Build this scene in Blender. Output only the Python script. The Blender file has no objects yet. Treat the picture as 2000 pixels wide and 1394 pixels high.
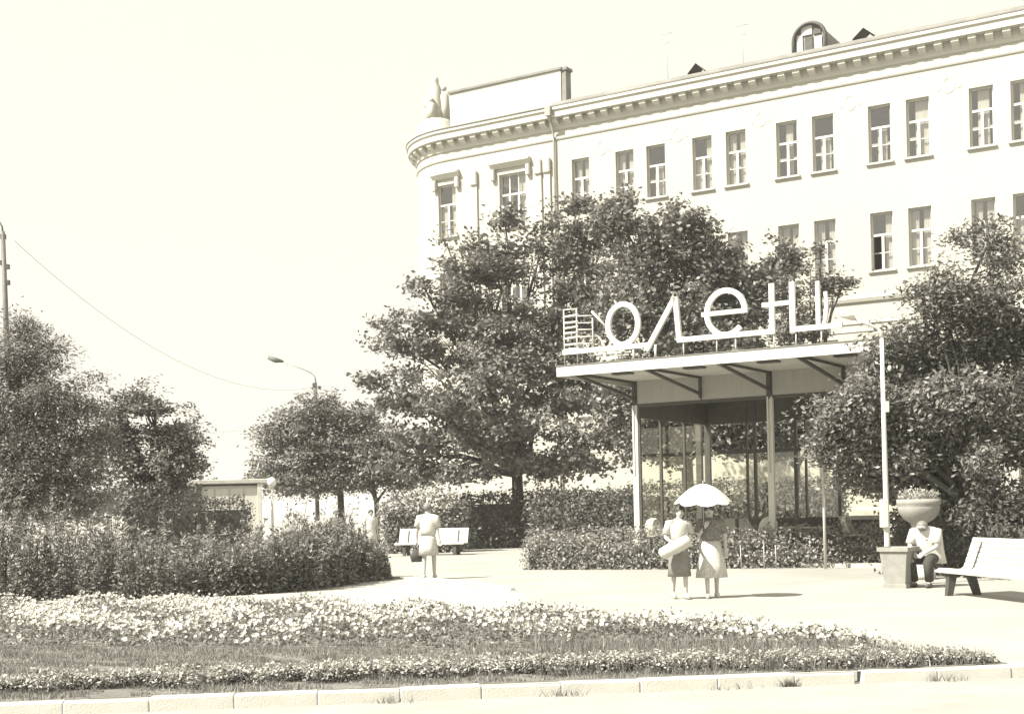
import bpy, bmesh, math, random
import numpy as np
from mathutils import Vector, Matrix

S = bpy.context.scene
COL = S.collection
RNG = np.random.default_rng(7)
random.seed(7)

# ------------------------------------------------------------------ camera
FOC, ROLL, HORIZ, EYE = 2600.0, 0.022, 991.6, 1.6
cd = bpy.data.cameras.new('camera')
cam = bpy.data.objects.new('camera', cd); COL.objects.link(cam)
cam.location = (0, 0, EYE)
cam.rotation_euler = (math.radians(90), ROLL, 0)
cd.sensor_width = 36; cd.lens = 36 * FOC / 2000
cd.shift_y = (HORIZ - 697) / 2000
cd.clip_start = 0.1; cd.clip_end = 6000
S.camera = cam

# ------------------------------------------------------------------ sky, sun, exposure
SUN_ELEV, SUN_AZ = math.radians(48), math.radians(243)      # azimuth clockwise from +Y: left of the camera, a little behind it
w = bpy.data.worlds.new('World'); S.world = w; w.use_nodes = True
nt = w.node_tree; nt.nodes.clear()
out = nt.nodes.new('ShaderNodeOutputWorld'); bg = nt.nodes.new('ShaderNodeBackground')
sky = nt.nodes.new('ShaderNodeTexSky'); sky.sky_type = 'NISHITA'; sky.sun_disc = False
sky.sun_elevation = SUN_ELEV; sky.sun_rotation = SUN_AZ; sky.dust_density = 4
bw = nt.nodes.new('ShaderNodeRGBToBW'); pw = nt.nodes.new('ShaderNodeMath'); pw.operation = 'POWER'; pw.inputs[1].default_value = 0.10
ml = nt.nodes.new('ShaderNodeMath'); ml.operation = 'MULTIPLY'; ml.inputs[1].default_value = 3.95
mx = nt.nodes.new('ShaderNodeVectorMath'); mx.operation = 'SCALE'; mx.inputs[0].default_value = (1.0, 0.958, 0.83)
L = nt.links.new
L(sky.outputs[0], bw.inputs[0]); L(bw.outputs[0], pw.inputs[0]); L(pw.outputs[0], ml.inputs[0])
L(ml.outputs[0], mx.inputs['Scale']); L(mx.outputs[0], bg.inputs[0]); L(bg.outputs[0], out.inputs[0])
bg.inputs[1].default_value = 0.1
sl = bpy.data.lights.new('sun', 'SUN'); sl.energy = 5.0; sl.angle = math.radians(0.5); sl.color = (1.0, 0.95, 0.85)
so = bpy.data.objects.new('sun', sl); COL.objects.link(so)
sd = Vector((math.sin(SUN_AZ) * math.cos(SUN_ELEV), math.cos(SUN_AZ) * math.cos(SUN_ELEV), math.sin(SUN_ELEV)))
so.rotation_euler = sd.to_track_quat('Z', 'Y').to_euler(); so.location = (-40, -20, 60)
S.view_settings.view_transform = 'Standard'; S.view_settings.look = 'None'
S.view_settings.exposure = 1.3; S.view_settings.gamma = 1; S.view_settings.use_curve_mapping = False
S.cycles.max_bounces = 6; S.cycles.transparent_max_bounces = 12

# ------------------------------------------------------------------ measuring: a photograph pixel and a distance give a place
def ray(x, y):
    u = x - 1000; v = HORIZ - y
    return np.array([u * math.cos(ROLL) + v * math.sin(ROLL), FOC, -u * math.sin(ROLL) + v * math.cos(ROLL)]) / FOC
def at(x, y, Y): return ray(x, y) * Y + np.array([0, 0, EYE])
def ground(x, y, z=0.0):
    r = ray(x, y); return r * ((z - EYE) / r[2]) + np.array([0, 0, EYE])

# ------------------------------------------------------------------ materials
def nd(nt, t, **kw):
    n = nt.nodes.new(t)
    for k, v in kw.items(): setattr(n, k, v)
    return n
def mat(name, col, rough=0.8, var=0.12, scale=3.0, bump=0.0, bscale=40.0, spec=0.3, metal=0.0, streak=None):
    m = bpy.data.materials.new(name); m.use_nodes = True; t = m.node_tree
    b = t.nodes['Principled BSDF']; b.inputs['Roughness'].default_value = rough
    b.inputs['Specular IOR Level'].default_value = spec; b.inputs['Metallic'].default_value = metal
    c = nd(t, 'ShaderNodeTexCoord'); n = nd(t, 'ShaderNodeTexNoise'); n.inputs['Scale'].default_value = scale
    n.inputs['Detail'].default_value = 6; n.inputs['Roughness'].default_value = 0.65
    if streak:
        mp = nd(t, 'ShaderNodeMapping'); mp.inputs['Scale'].default_value = streak
        t.links.new(c.outputs['Object'], mp.inputs[0]); t.links.new(mp.outputs[0], n.inputs['Vector'])
    else: t.links.new(c.outputs['Object'], n.inputs['Vector'])
    mr = nd(t, 'ShaderNodeMapRange'); mr.inputs[1].default_value = 0.3; mr.inputs[2].default_value = 0.7
    mr.inputs[3].default_value = 1 - var; mr.inputs[4].default_value = 1 + var
    t.links.new(n.outputs['Fac'], mr.inputs[0])
    s = nd(t, 'ShaderNodeVectorMath', operation='SCALE'); s.inputs[0].default_value = col[:3]
    t.links.new(mr.outputs[0], s.inputs['Scale']); t.links.new(s.outputs[0], b.inputs['Base Color'])
    if bump:
        n2 = nd(t, 'ShaderNodeTexNoise'); n2.inputs['Scale'].default_value = bscale; n2.inputs['Detail'].default_value = 4
        t.links.new(c.outputs['Object'], n2.inputs['Vector'])
        bp = nd(t, 'ShaderNodeBump'); bp.inputs['Strength'].default_value = bump; bp.inputs['Distance'].default_value = 0.02
        t.links.new(n2.outputs['Fac'], bp.inputs['Height']); t.links.new(bp.outputs[0], b.inputs['Normal'])
    return m
def g(v, warm=1.0):                                                    # a grey of the monochrome print, faintly olive
    return (v, v * 0.985, v * (1 - 0.10 * warm))
def leafmat(name, v, trans=0.3, rough=0.5, spread=0.35):
    m = bpy.data.materials.new(name); m.use_nodes = True; t = m.node_tree
    b = t.nodes['Principled BSDF']; b.inputs['Roughness'].default_value = rough; b.inputs['Specular IOR Level'].default_value = 0.5
    ge = nd(t, 'ShaderNodeNewGeometry'); mr = nd(t, 'ShaderNodeMapRange')
    mr.inputs[3].default_value = 1 - spread; mr.inputs[4].default_value = 1 + spread
    t.links.new(ge.outputs['Random Per Island'], mr.inputs[0])
    s = nd(t, 'ShaderNodeVectorMath', operation='SCALE'); s.inputs[0].default_value = g(v)
    t.links.new(mr.outputs[0], s.inputs['Scale']); t.links.new(s.outputs[0], b.inputs['Base Color'])
    tr = nd(t, 'ShaderNodeBsdfTranslucent'); t.links.new(s.outputs[0], tr.inputs[0])
    mx = nd(t, 'ShaderNodeMixShader'); mx.inputs[0].default_value = trans
    t.links.new(b.outputs[0], mx.inputs[1]); t.links.new(tr.outputs[0], mx.inputs[2])
    t.links.new(mx.outputs[0], t.nodes['Material Output'].inputs[0])
    return m
def glassmat(name, refl=0.22, tint=0.85):
    m = bpy.data.materials.new(name); m.use_nodes = True; t = m.node_tree; t.nodes.clear()
    o = nd(t, 'ShaderNodeOutputMaterial'); tr = nd(t, 'ShaderNodeBsdfTransparent'); tr.inputs[0].default_value = (tint, tint, tint * .95, 1)
    gl = nd(t, 'ShaderNodeBsdfGlossy'); gl.inputs['Roughness'].default_value = 0.03
    mx = nd(t, 'ShaderNodeMixShader'); mx.inputs[0].default_value = refl
    t.links.new(tr.outputs[0], mx.inputs[1]); t.links.new(gl.outputs[0], mx.inputs[2]); t.links.new(mx.outputs[0], o.inputs[0])
    return m
M = dict(
    plaza=mat('pale_asphalt', g(.295, 1.0), .9, .13, .5, .25, 60),
    road=mat('dusty_road', g(.285, 1.0), .9, .16, .9, .3, 50),
    kerb=mat('concrete_kerb', g(.50, 1.0), .9, .10, 3, .3, 60),
    soil=mat('dry_soil', g(.17), .95, .25, 2, .6, 25),
    lawn=mat('lawn_ground', g(.15), .95, .3, 1.5, .6, 25),
    drylawn=mat('pale_sand', g(.33, 1.0), .95, .10, 2, .3, 40),
    wall=mat('white_stucco', g(.40, 1.25), .9, .06, .25, .12, 30, streak=(1, 1, .25)),
    trim=mat('white_trim', g(.44, 1.25), .9, .06, .8, .1, 30),
    zinc=mat('roof_tin', g(.17), .6, .25, 1.2, .1, 20),
    darkmetal=mat('dark_metal', g(.07), .55, .2, 4),
    white=mat('white_paint', g(.52, 1), .55, .05, 6),
    whitesign=mat('sign_enamel', g(.56, 1), .45, .05, 5),
    polemat=mat('weathered_pole', g(.13), .6, .25, 5), greypole=mat('galvanised', g(.30), .5, .15, 5),
    header=mat('grey_panel', g(.36), .7, .08, 2.0, .05, 50, streak=(12, 12, .6)),
    soffit=mat('soffit_board', g(.48), .8, .08, 2),
    concrete=mat('concrete', g(.40), .9, .12, 5, .3, 60),
    tubmat=mat('rough_concrete', g(.26), .95, .15, 6, .4, 70), hair_grey=mat('light_hair', g(.16), .5, .3, 30),
    darkwood=mat('dark_wood', g(.06), .7, .3, 4),
    bark=mat('bark', g(.075), .95, .35, 5, .9, 18, streak=(6, 6, 1)),
    curtain=mat('net_curtain', g(.50, .6), .9, .18, 5, 0, 40, streak=(9, 9, .2)),
    room=mat('room_dark', g(.10), .9, .1, 1),
    skin=mat('skin', g(.42, .8), .6, .05, 10),
    hair=mat('dark_hair', g(.055), .5, .3, 30),
    cloth_w=mat('white_cloth', g(.50, 1), .9, .06, 14, .3, 20),
    cloth_l=mat('pale_print_cloth', g(.46), .9, .35, 34, .2, 20),
    cloth_p=mat('dark_print_cloth', g(.16), .9, .75, 38, .2, 20),
    cloth_g=mat('grey_cloth', g(.19), .9, .2, 12, .2, 20),
    cloth_d=mat('dark_cloth', g(.055), .9, .2, 12, .2, 20),
    leather=mat('leather', g(.07), .45, .2, 12),
    gloss=mat('globe_glass', g(.72, .4), .25, .02, 3),
    leaf_a=leafmat('leaf_maple', .165, .22), leaf_b=leafmat('leaf_ash', .165, .22), leaf_c=leafmat('leaf_larch', .155, .22),
    leaf_d=leafmat('leaf_yew', .06), leaf_k=leafmat('leaf_privet', .27), leaf_h=leafmat('leaf_hedge', .105), leaf_s=leafmat('leaf_shrub', .20), leaf_f=leafmat('leaf_petunia', .18),
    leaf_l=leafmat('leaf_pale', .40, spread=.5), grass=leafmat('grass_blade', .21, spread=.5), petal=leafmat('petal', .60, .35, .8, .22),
    glass=glassmat('window_glass'), cafeglass=glassmat('cafe_glass', .07, .97),
)

# ------------------------------------------------------------------ object helpers
def tag(o, label=None, cat=None, group=None, kind=None):
    if label: o['label'] = label
    if cat: o['category'] = cat
    if group: o['group'] = group
    if kind: o['kind'] = kind
    return o
def thing(name, label, cat, loc=(0, 0, 0), rz=0.0, group=None, kind=None):
    o = bpy.data.objects.new(name, None); COL.objects.link(o); o.empty_display_size = .2
    o.location = tuple(loc); o.rotation_euler = (0, 0, rz)
    return tag(o, label, cat, group, kind)
def link(name, me, parent=None, loc=(0, 0, 0), rz=0.0):
    o = bpy.data.objects.new(name, me); COL.objects.link(o)
    if parent: o.parent = parent
    o.location = tuple(loc); o.rotation_euler = (0, 0, rz)
    return o
def copy_tree(o, parent=None):
    c = o.copy(); COL.objects.link(c)
    if parent: c.parent = parent
    for ch in list(o.children): copy_tree(ch, c)
    return c

class MB:
    def __init__(s): s.v = []; s.f = []; s.sm = []
    def add(s, vs, fs, smooth=False):
        k = len(s.v); s.v += [tuple(map(float, p)) for p in vs]
        s.f += [tuple(i + k for i in f) for f in fs]; s.sm += [smooth] * len(fs); return s
    def box(s, x0, x1, y0, y1, z0, z1):
        return s.add([(x0, y0, z0), (x1, y0, z0), (x1, y1, z0), (x0, y1, z0), (x0, y0, z1), (x1, y0, z1), (x1, y1, z1), (x0, y1, z1)],
                     [(0, 3, 2, 1), (4, 5, 6, 7), (0, 1, 5, 4), (1, 2, 6, 5), (2, 3, 7, 6), (3, 0, 4, 7)])
    def bevbox(s, x0, x1, y0, y1, z0, z1, b):
        bm = bmesh.new(); bmesh.ops.create_cube(bm, size=1)
        for v in bm.verts: v.co = ((x0 + x1) / 2 + v.co.x * (x1 - x0), (y0 + y1) / 2 + v.co.y * (y1 - y0), (z0 + z1) / 2 + v.co.z * (z1 - z0))
        bmesh.ops.bevel(bm, geom=bm.edges[:], offset=b, segments=1, affect='EDGES')
        bm.verts.index_update(); s.add([v.co[:] for v in bm.verts], [[v.index for v in f.verts] for f in bm.faces]); bm.free(); return s
    def tube(s, pts, rad, n=8, cap=True, smooth=True, flat=None):
        pts = [np.array(p, float) for p in pts]
        rad = [rad] * len(pts) if np.isscalar(rad) else list(rad)
        vs = []; prev = None
        for i, p in enumerate(pts):
            d = pts[min(i + 1, len(pts) - 1)] - pts[max(i - 1, 0)]; d = d / (np.linalg.norm(d) + 1e-9)
            if prev is None:
                a = np.array([0, 0, 1.0]) if abs(d[2]) < .9 else np.array([1.0, 0, 0])
            else: a = prev
            u = a - d * (a @ d); u /= np.linalg.norm(u) + 1e-9; prev = u; q = np.cross(d, u)
            for k in range(n):
                t = 2 * math.pi * k / n; vs.append(p + rad[i] * (math.cos(t) * u + math.sin(t) * q))
        fs = [(i * n + k, i * n + (k + 1) % n, (i + 1) * n + (k + 1) % n, (i + 1) * n + k) for i in range(len(pts) - 1) for k in range(n)]
        if cap: fs += [tuple(reversed(range(n))), tuple(range((len(pts) - 1) * n, len(pts) * n))]
        return s.add(vs, fs, smooth)
    def loft(s, rings, n=20, cap=True):                                 # rings of (cx, cy, cz, rx, ry [, wobble])
        vs = []
        for r in rings:
            cx, cy, cz, rx, ry = r[:5]; wb = r[5] if len(r) > 5 else 0
            for k in range(n):
                t = 2 * math.pi * k / n; q = 1 + wb * math.sin(t * 6 + cz * 3)
                vs.append((cx + rx * q * math.cos(t), cy + ry * q * math.sin(t), cz))
        fs = [(i * n + k, i * n + (k + 1) % n, (i + 1) * n + (k + 1) % n, (i + 1) * n + k) for i in range(len(rings) - 1) for k in range(n)]
        if cap: fs += [tuple(reversed(range(n))), tuple(range((len(rings) - 1) * n, len(rings) * n))]
        return s.add(vs, fs, True)
    def ball(s, c, r, n=12, m=8):
        r = (r, r, r) if np.isscalar(r) else r
        vs = [(c[0], c[1], c[2] - r[2])]
        for i in range(1, m):
            p = -math.pi / 2 + math.pi * i / m
            vs += [(c[0] + r[0] * math.cos(p) * math.cos(2 * math.pi * k / n), c[1] + r[1] * math.cos(p) * math.sin(2 * math.pi * k / n), c[2] + r[2] * math.sin(p)) for k in range(n)]
        vs.append((c[0], c[1], c[2] + r[2])); e = len(vs) - 1
        fs = [(0, 1 + (k + 1) % n, 1 + k) for k in range(n)]
        fs += [(1 + i * n + k, 1 + i * n + (k + 1) % n, 1 + (i + 1) * n + (k + 1) % n, 1 + (i + 1) * n + k) for i in range(m - 2) for k in range(n)]
        fs += [(e, 1 + (m - 2) * n + k, 1 + (m - 2) * n + (k + 1) % n) for k in range(n)]
        return s.add(vs, fs, True)
    def beam(s, a, b, wx, wz, up=(0, 0, 1)):                            # a square bar from a to b
        a = np.array(a, float); b = np.array(b, float); d = (b - a) / np.linalg.norm(b - a)
        u = np.array(up, float); q = np.cross(d, u)
        if np.linalg.norm(q) < 1e-6: q = np.cross(d, [1.0, 0, 0])
        q /= np.linalg.norm(q); u = np.cross(q, d)
        vs = [p + sx * q * wx / 2 + sz * u * wz / 2 for p in (a, b) for sx, sz in ((-1, -1), (1, -1), (1, 1), (-1, 1))]
        return s.add(vs, [(0, 3, 2, 1), (4, 5, 6, 7), (0, 1, 5, 4), (1, 2, 6, 5), (2, 3, 7, 6), (3, 0, 4, 7)])
    def mesh(s, name, m):
        me = bpy.data.meshes.new(name); me.from_pydata(s.v, [], s.f)
        me.polygons.foreach_set('use_smooth', s.sm); me.materials.append(M[m] if isinstance(m, str) else m)
        bm = bmesh.new(); bm.from_mesh(me); bmesh.ops.recalc_face_normals(bm, faces=bm.faces[:]); bm.to_mesh(me); bm.free()
        return me
    def build(s, name, m, parent=None, loc=(0, 0, 0), rz=0.0): return link(name, s.mesh(name, m), parent, loc, rz)

def poly_mesh(name, P, m, extra=None):                                  # P: (N,k,3) loose k-gons, fast
    N, k = P.shape[:2]; me = bpy.data.meshes.new(name)
    me.vertices.add(N * k); me.vertices.foreach_set('co', P.reshape(-1).astype(np.float32))
    me.loops.add(N * k); me.loops.foreach_set('vertex_index', np.arange(N * k, dtype=np.int32))
    me.polygons.add(N); me.polygons.foreach_set('loop_start', np.arange(0, N * k, k, dtype=np.int32))
    me.materials.append(M[m] if isinstance(m, str) else m)
    me.update(calc_edges=True); return me
def unit(a): return a / (np.linalg.norm(a, axis=-1, keepdims=True) + 1e-9)
def leaves(C, nrm, size, aspect=.55, along=None, jit=.35):              # pointed four-cornered leaves at C
    N = len(C); nrm = unit(nrm)
    a = RNG.normal(size=(N, 3)) if along is None else along
    u = unit(a - nrm * (a * nrm).sum(1, keepdims=True)); q = np.cross(nrm, u)
    l = size * (1 + jit * RNG.uniform(-1, 1, (N, 1))); b = l * aspect
    return np.stack([C - u * l * .5, C + q * b * .5 + u * l * .08 - nrm * l * .06, C + u * l * .5, C - q * b * .5 + u * l * .08 - nrm * l * .06], 1)
def lumpy(p, f, seed=0):                                                # cheap smooth 3-D noise in about -1..1
    r = np.random.default_rng(seed); v = 0
    for i in range(5):
        k = r.normal(size=3) * f * (1 + .5 * i); v = v + np.sin(p @ k + r.uniform(0, 6.3)) / (1 + .35 * i)
    return v / 2.4

FR_TH = math.radians(58.2)                                              # the way the big facade and the cafe run
FRZ = math.atan2(-math.cos(FR_TH), math.sin(FR_TH))
EXV = np.array([math.sin(FR_TH), -math.cos(FR_TH), 0]); EYV = np.array([math.cos(FR_TH), math.sin(FR_TH), 0])
def hit(o, yl, x, y):
    r = ray(x, y); c = np.array([0, 0, EYE]) - o; t = (yl - c @ EYV) / (r @ EYV); p = c + r * t
    return float(p @ EXV), float(p[2])

# ------------------------------------------------------------------ the ground
def sheet(name, pts, z, m, kind='structure'):
    me = bpy.data.meshes.new(name); me.from_pydata([(p[0], p[1], z if len(p) < 3 else p[2]) for p in pts], [], [tuple(range(len(pts)))])
    me.materials.append(M[m]); o = link(name, me); tag(o, kind=kind); return o
KA, KB = np.array([-4.42, 11.49]), np.array([4.67, 12.60]); KD = (KB - KA) / np.linalg.norm(KB - KA); KN = np.array([-KD[1], KD[0]])
def kp(s, t): p = KA + KD * s + KN * t; return float(p[0]), float(p[1])  # along the kerb, and away from the road
sheet('road', [kp(-60, -300), kp(80, -300), kp(80, .10), kp(-60, .10)], -.11, 'road')
sheet('pavement', [kp(-60, .05), kp(80, .05), (2500, 60), (2500, 4000), (-2500, 4000), (-2500, 60)], 0.0, 'plaza')
kerb = MB(); kerb.box(-14, 26, 0.02, .15, -.30, -.10)
kerb = kerb.build('kerb', 'kerb', None, (KA[0], KA[1], 0), math.atan2(KD[1], KD[0])); tag(kerb, kind='structure')
stone = MB().bevbox(0, .727, 0, .16, -.16, .006, .010).mesh('kerb_stone', 'kerb')
stone2 = MB().bevbox(0, .58, 0, .16, -.16, .006, .010).mesh('kerb_stone', 'kerb')
s = -9.0
while s < 17:
    short = abs(s - 6.9) < .35
    o = link('kerb_stone', stone2 if short else stone, kerb, (s, RNG.uniform(-.006, .004), RNG.uniform(-.010, .004)), RNG.normal() * .004)
    o.rotation_euler.y = RNG.normal() * .004
    s += .73 if not short else .66
# lawn strip, flower bed soil and the pale sandy patch behind it
tip = (4.75, 12.85)
lawn_pts = [kp(-14, .16), kp(9.2, .16), tip, (3.72, 15.2), (2.61, 17.1), (-.04, 19.9), (-3.0, 22.6), (-5.0, 24.4), (-9.8, 25.4), (-16, 26)]
sheet('lawn', lawn_pts, .004, 'lawn')
bed_pts = [(-16, 16.9), (-6.46, 16.8), (-3.09, 15.9), (-.63, 15.35), (1.69, 14.97), (3.32, 14.3), (4.5, 13.0), (3.72, 15.0), (2.61, 16.9), (-.04, 19.6), (-3.0, 22.0), (-5.5, 23.4), (-16, 24)]
sheet('flower_bed_soil', bed_pts, .008, 'soil')
sheet('sand_patch', [(-9.8, 25.5), (-5.0, 24.5), (-3.0, 22.7), (-.1, 20.0), (.35, 21.5), (.2, 24.6), (-.5, 27.0), (-1.8, 30.3), (-3.5, 31.4), (-5, 31)], .005, 'drylawn')
ed = MB()
ep = [ground(720, 1130), ground(780, 1130), ground(850, 1133), ground(930, 1140), ground(1002, 1153)]
for a, b in zip(ep[:-1], ep[1:]): ed.beam((a[0], a[1], .02), (b[0], b[1], .02), .09, .07)
tag(ed.build('path_edging', 'concrete'), kind='structure')

# ------------------------------------------------------------------ the big white building
B0 = at(1900, 991, 55); B0[2] = 0
bld = thing('building', 'long white four storey building with rounded corner, bracketed cornice and tall windows', 'building', B0, FRZ)
XC, RC, XR, DEP = -25.8, 3.8, 9.0, 16.0                                # where the corner starts to round, its radius, right end, depth
XL = XC - RC * math.pi / 2 - (DEP - RC)
def fm(x, z, d=0.0):                                                    # along the wall, height, depth into the wall
    if x >= XC: return (x, d, z)
    p = (XC - x) / RC
    if p <= math.pi / 2: return (XC - (RC - d) * math.sin(p), RC - (RC - d) * math.cos(p), z)
    return (XC - RC + d, RC + (XC - x) - RC * math.pi / 2, z)
def fang(x): return 0.0 if x >= XC else -min((XC - x) / RC, math.pi / 2)
wx_up = [-18.07, -15.68, -14.05, -11.70, -10.05, -7.65, -6.0, -3.52, -1.9, .68, 2.32, 4.75, 6.4]
ROWS = [(16.0, 18.45), (11.4, 13.87), (6.0, 8.6), (1.9, 4.5)]
WW = .96
holes = []
for r, (z0, z1) in enumerate(ROWS):
    for x in (wx_up if r < 3 else wx_up[6:]): holes.append((x - WW / 2, x + WW / 2, z0, z1, r))
    for x, ww in ((-21.95, 1.56), (-25.95, 1.15)) if r < 2 else (): holes.append((x - ww / 2, x + ww / 2, z0 - .35, z1 - .12, r))
xs = sorted(set([round(v, 4) for h in holes for v in h[:2]] + [round(v, 4) for v in np.arange(XC - RC * math.pi / 2, XC + .01, RC * math.pi / 2 / 14)] + [XR, XL, -19.5]))
zs = sorted(set([round(v, 4) for h in holes for v in h[2:4]] + [0, 21.0]))
wl = MB(); idx = {}; pos = []
def vid(x, z):
    k = (x, z)
    if k not in idx: idx[k] = len(pos); pos.append(fm(x, z))
    return idx[k]
fs = []
for i in range(len(xs) - 1):
    for j in range(len(zs) - 1):
        cx, cz = (xs[i] + xs[i + 1]) / 2, (zs[j] + zs[j + 1]) / 2
        if any(h[0] < cx < h[1] and h[2] < cz < h[3] for h in holes): continue
        fs.append((vid(xs[i], zs[j]), vid(xs[i + 1], zs[j]), vid(xs[i + 1], zs[j + 1]), vid(xs[i], zs[j + 1])))
wl.add(pos, fs)
for x0, x1, z0, z1, r in holes:
    q = [(x0, z0), (x1, z0), (x1, z1), (x0, z1)]
    for k in range(4):
        (a, c), (b, d) = q[k], q[(k + 1) % 4]
        wl.add([fm(a, c), fm(b, d), fm(b, d, .30), fm(a, c, .30)], [(0, 1, 2, 3)])
wl.add([fm(XR, 0), (XR, DEP, 0), (XR, DEP, 21), fm(XR, 21)], [(0, 1, 2, 3)])
wl.add([(XR, DEP, 0), fm(XL, 0), fm(XL, 21), (XR, DEP, 21)], [(0, 1, 2, 3)])
me = bpy.data.meshes.new('wall'); me.from_pydata(wl.v, [], wl.f); me.materials.append(M['wall']); link('wall', me, bld)
def sweep(name, prof, m, x0, x1, parent=bld, close=True):               # a moulding of profile (out, z) run along the facade
    xx = [x for x in sorted(set([x0, x1] + [v for v in np.arange(XC - RC * math.pi / 2, XC + .01, RC * math.pi / 2 / 20)])) if x0 <= x <= x1]
    n = len(prof); b = MB(); b.add([fm(x, z, -o) for x in xx for o, z in prof],
        [(i * n + k, (i + 1) * n + k, (i + 1) * n + (k + 1) % n, i * n + (k + 1) % n) for i in range(len(xx) - 1) for k in range(n)] + [tuple(range(n)), tuple(reversed(range((len(xx) - 1) * n, len(xx) * n)))])
    return b.build(name, m, parent)
XEND = XC - RC * math.pi / 2 - 6
COR = [(-.05, 20.02), (.06, 20.02), (.10, 20.12), (.10, 20.52), (.46, 20.54), (.48, 20.54), (.48, 20.84), (.56, 20.88), (.56, 21.02), (-.05, 21.10)]
sweep('cornice', COR, 'trim', XEND, XR)
sweep('frieze_moulding', [(-.02, 19.55), (.05, 19.55), (.08, 19.62), (.05, 19.68), (-.02, 19.68)], 'trim', XEND, XR)
sweep('belt_course', [(-.02, 10.12), (.10, 10.14), (.16, 10.28), (-.02, 10.34)], 'trim', XEND, XR)
sweep('belt_course', [(-.02, 9.20), (.05, 9.20), (.05, 9.32), (-.02, 9.32)], 'trim', XEND, XR)
sweep('belt_course', [(-.02, 8.86), (.04, 8.86), (.04, 8.94), (-.02, 8.94)], 'trim', XEND, XR)
sweep('plinth', [(-.02, 0), (.15, 0), (.15, 1.2), (-.02, 1.3)], 'concrete', XEND, XR)
sweep('gutter_upstand', [(.30, 21.07), (.58, 21.03), (.58, 21.09), (.40, 21.27), (.30, 21.27)], 'zinc', -19.3, XR)
sweep('roof_edge', [(.35, 21.07), (.60, 21.025), (.60, 21.07), (.35, 21.11)], 'zinc', XEND, -19.35)
md = MB().add([(-.16, -.52, .42), (.16, -.52, .42), (.16, -.10, .42), (-.16, -.10, .42), (-.16, -.52, .26), (.16, -.52, .26), (.16, -.40, .16), (-.16, -.40, .16), (.16, -.22, .12), (-.16, -.22, .12), (.16, -.10, 0), (-.16, -.10, 0)],
    [(0, 1, 2, 3), (0, 4, 5, 1), (4, 7, 6, 5), (7, 9, 8, 6), (9, 11, 10, 8), (11, 3, 2, 10), (1, 5, 6, 8, 10, 2), (0, 3, 11, 9, 7, 4)]).mesh('modillion', 'trim')
x = XR - .4
while x > XC - RC * 1.6:
    p = fm(x, 20.125, .03); link('modillion', md, bld, p, fang(x)).scale = (1, .80, 1); x -= .68
# windows: one set of meshes, placed bay by bay
def window_meshes(ww, hh, lights):
    f = MB(); t = .07; tr = hh * .62
    f.box(-ww / 2, ww / 2, .0, .09, 0, t); f.box(-ww / 2, ww / 2, .0, .09, hh - t, hh)
    f.box(-ww / 2, -ww / 2 + t, .0, .09, t, hh - t); f.box(ww / 2 - t, ww / 2, .0, .09, t, hh - t)
    f.box(-ww / 2 + t, ww / 2 - t, -.015, .09, tr - .05, tr + .05)
    pn = []
    for k in range(1, lights):
        x = -ww / 2 + ww * k / lights; f.box(x - .055, x + .055, -.01, .085, t, tr - .05)
        if lights > 2 : f.box(x - .03, x + .03, .0, .085, tr + .05, hh - t)
    for k in range(lights):
        a = -ww / 2 + ww * k / lights + .06; b = -ww / 2 + ww * (k + 1) / lights - .06
        f.box(a, b, .01, .06, tr * .5 - .018, tr * .5 + .018)
        pn.append((a, b, t, tr - .05))
    pn.append((-ww / 2 + t, ww / 2 - t, tr + .05, hh - t))
    panes = [MB().add([(a, .04, c), (b, .04, c), (b, .04, d), (a, .04, d)], [(0, 1, 2, 3)]).mesh('pane', 'glass') for a, b, c, d in pn]
    return f.mesh('window', 'white'), panes
def curtain_mesh(a, b, z0, z1):
    n = 14; vs = []; 
    for k in range(n + 1):
        x = a + (b - a) * k / n; y = .20 + .025 * math.sin(k * 1.9)
        vs += [(x, y, z0), (x, y, z1)]
    return MB().add(vs, [(2 * k, 2 * k + 2, 2 * k + 3, 2 * k + 1) for k in range(n)], True).mesh('curtain', 'curtain')
hh = 2.46
wm1 = window_meshes(WW, hh, 2); wm2 = window_meshes(1.56, 2.68, 3); wm3 = window_meshes(1.15, 2.68, 2)
cur = {k: curtain_mesh(a * k, b * k, .06, h - .06) for k, h in ((WW, hh), (1.56, 2.68), (1.15, 2.68)) for a, b in ((-.2, .25),)}
curL = {k: curtain_mesh(-.49 * k, -.12 * k, .06, h - .06) for k, h in ((WW, hh), (1.56, 2.68), (1.15, 2.68))}
curR = {k: curtain_mesh(.08 * k, .49 * k, .06, h - .06) for k, h in ((WW, hh), (1.56, 2.68), (1.15, 2.68))}
sillm = {k: MB().bevbox(-k / 2 - .12, k / 2 + .12, -.12, .02, -.09, 0.005, .015).mesh('sill', 'trim') for k in (WW, 1.56, 1.15)}
roomm = {k: MB().add([(-k / 2, .28, 0), (k / 2, .28, 0), (k / 2, .28, h), (-k / 2, .28, h)], [(0, 1, 2, 3)]) for k, h in ((WW, hh),)}
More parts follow.
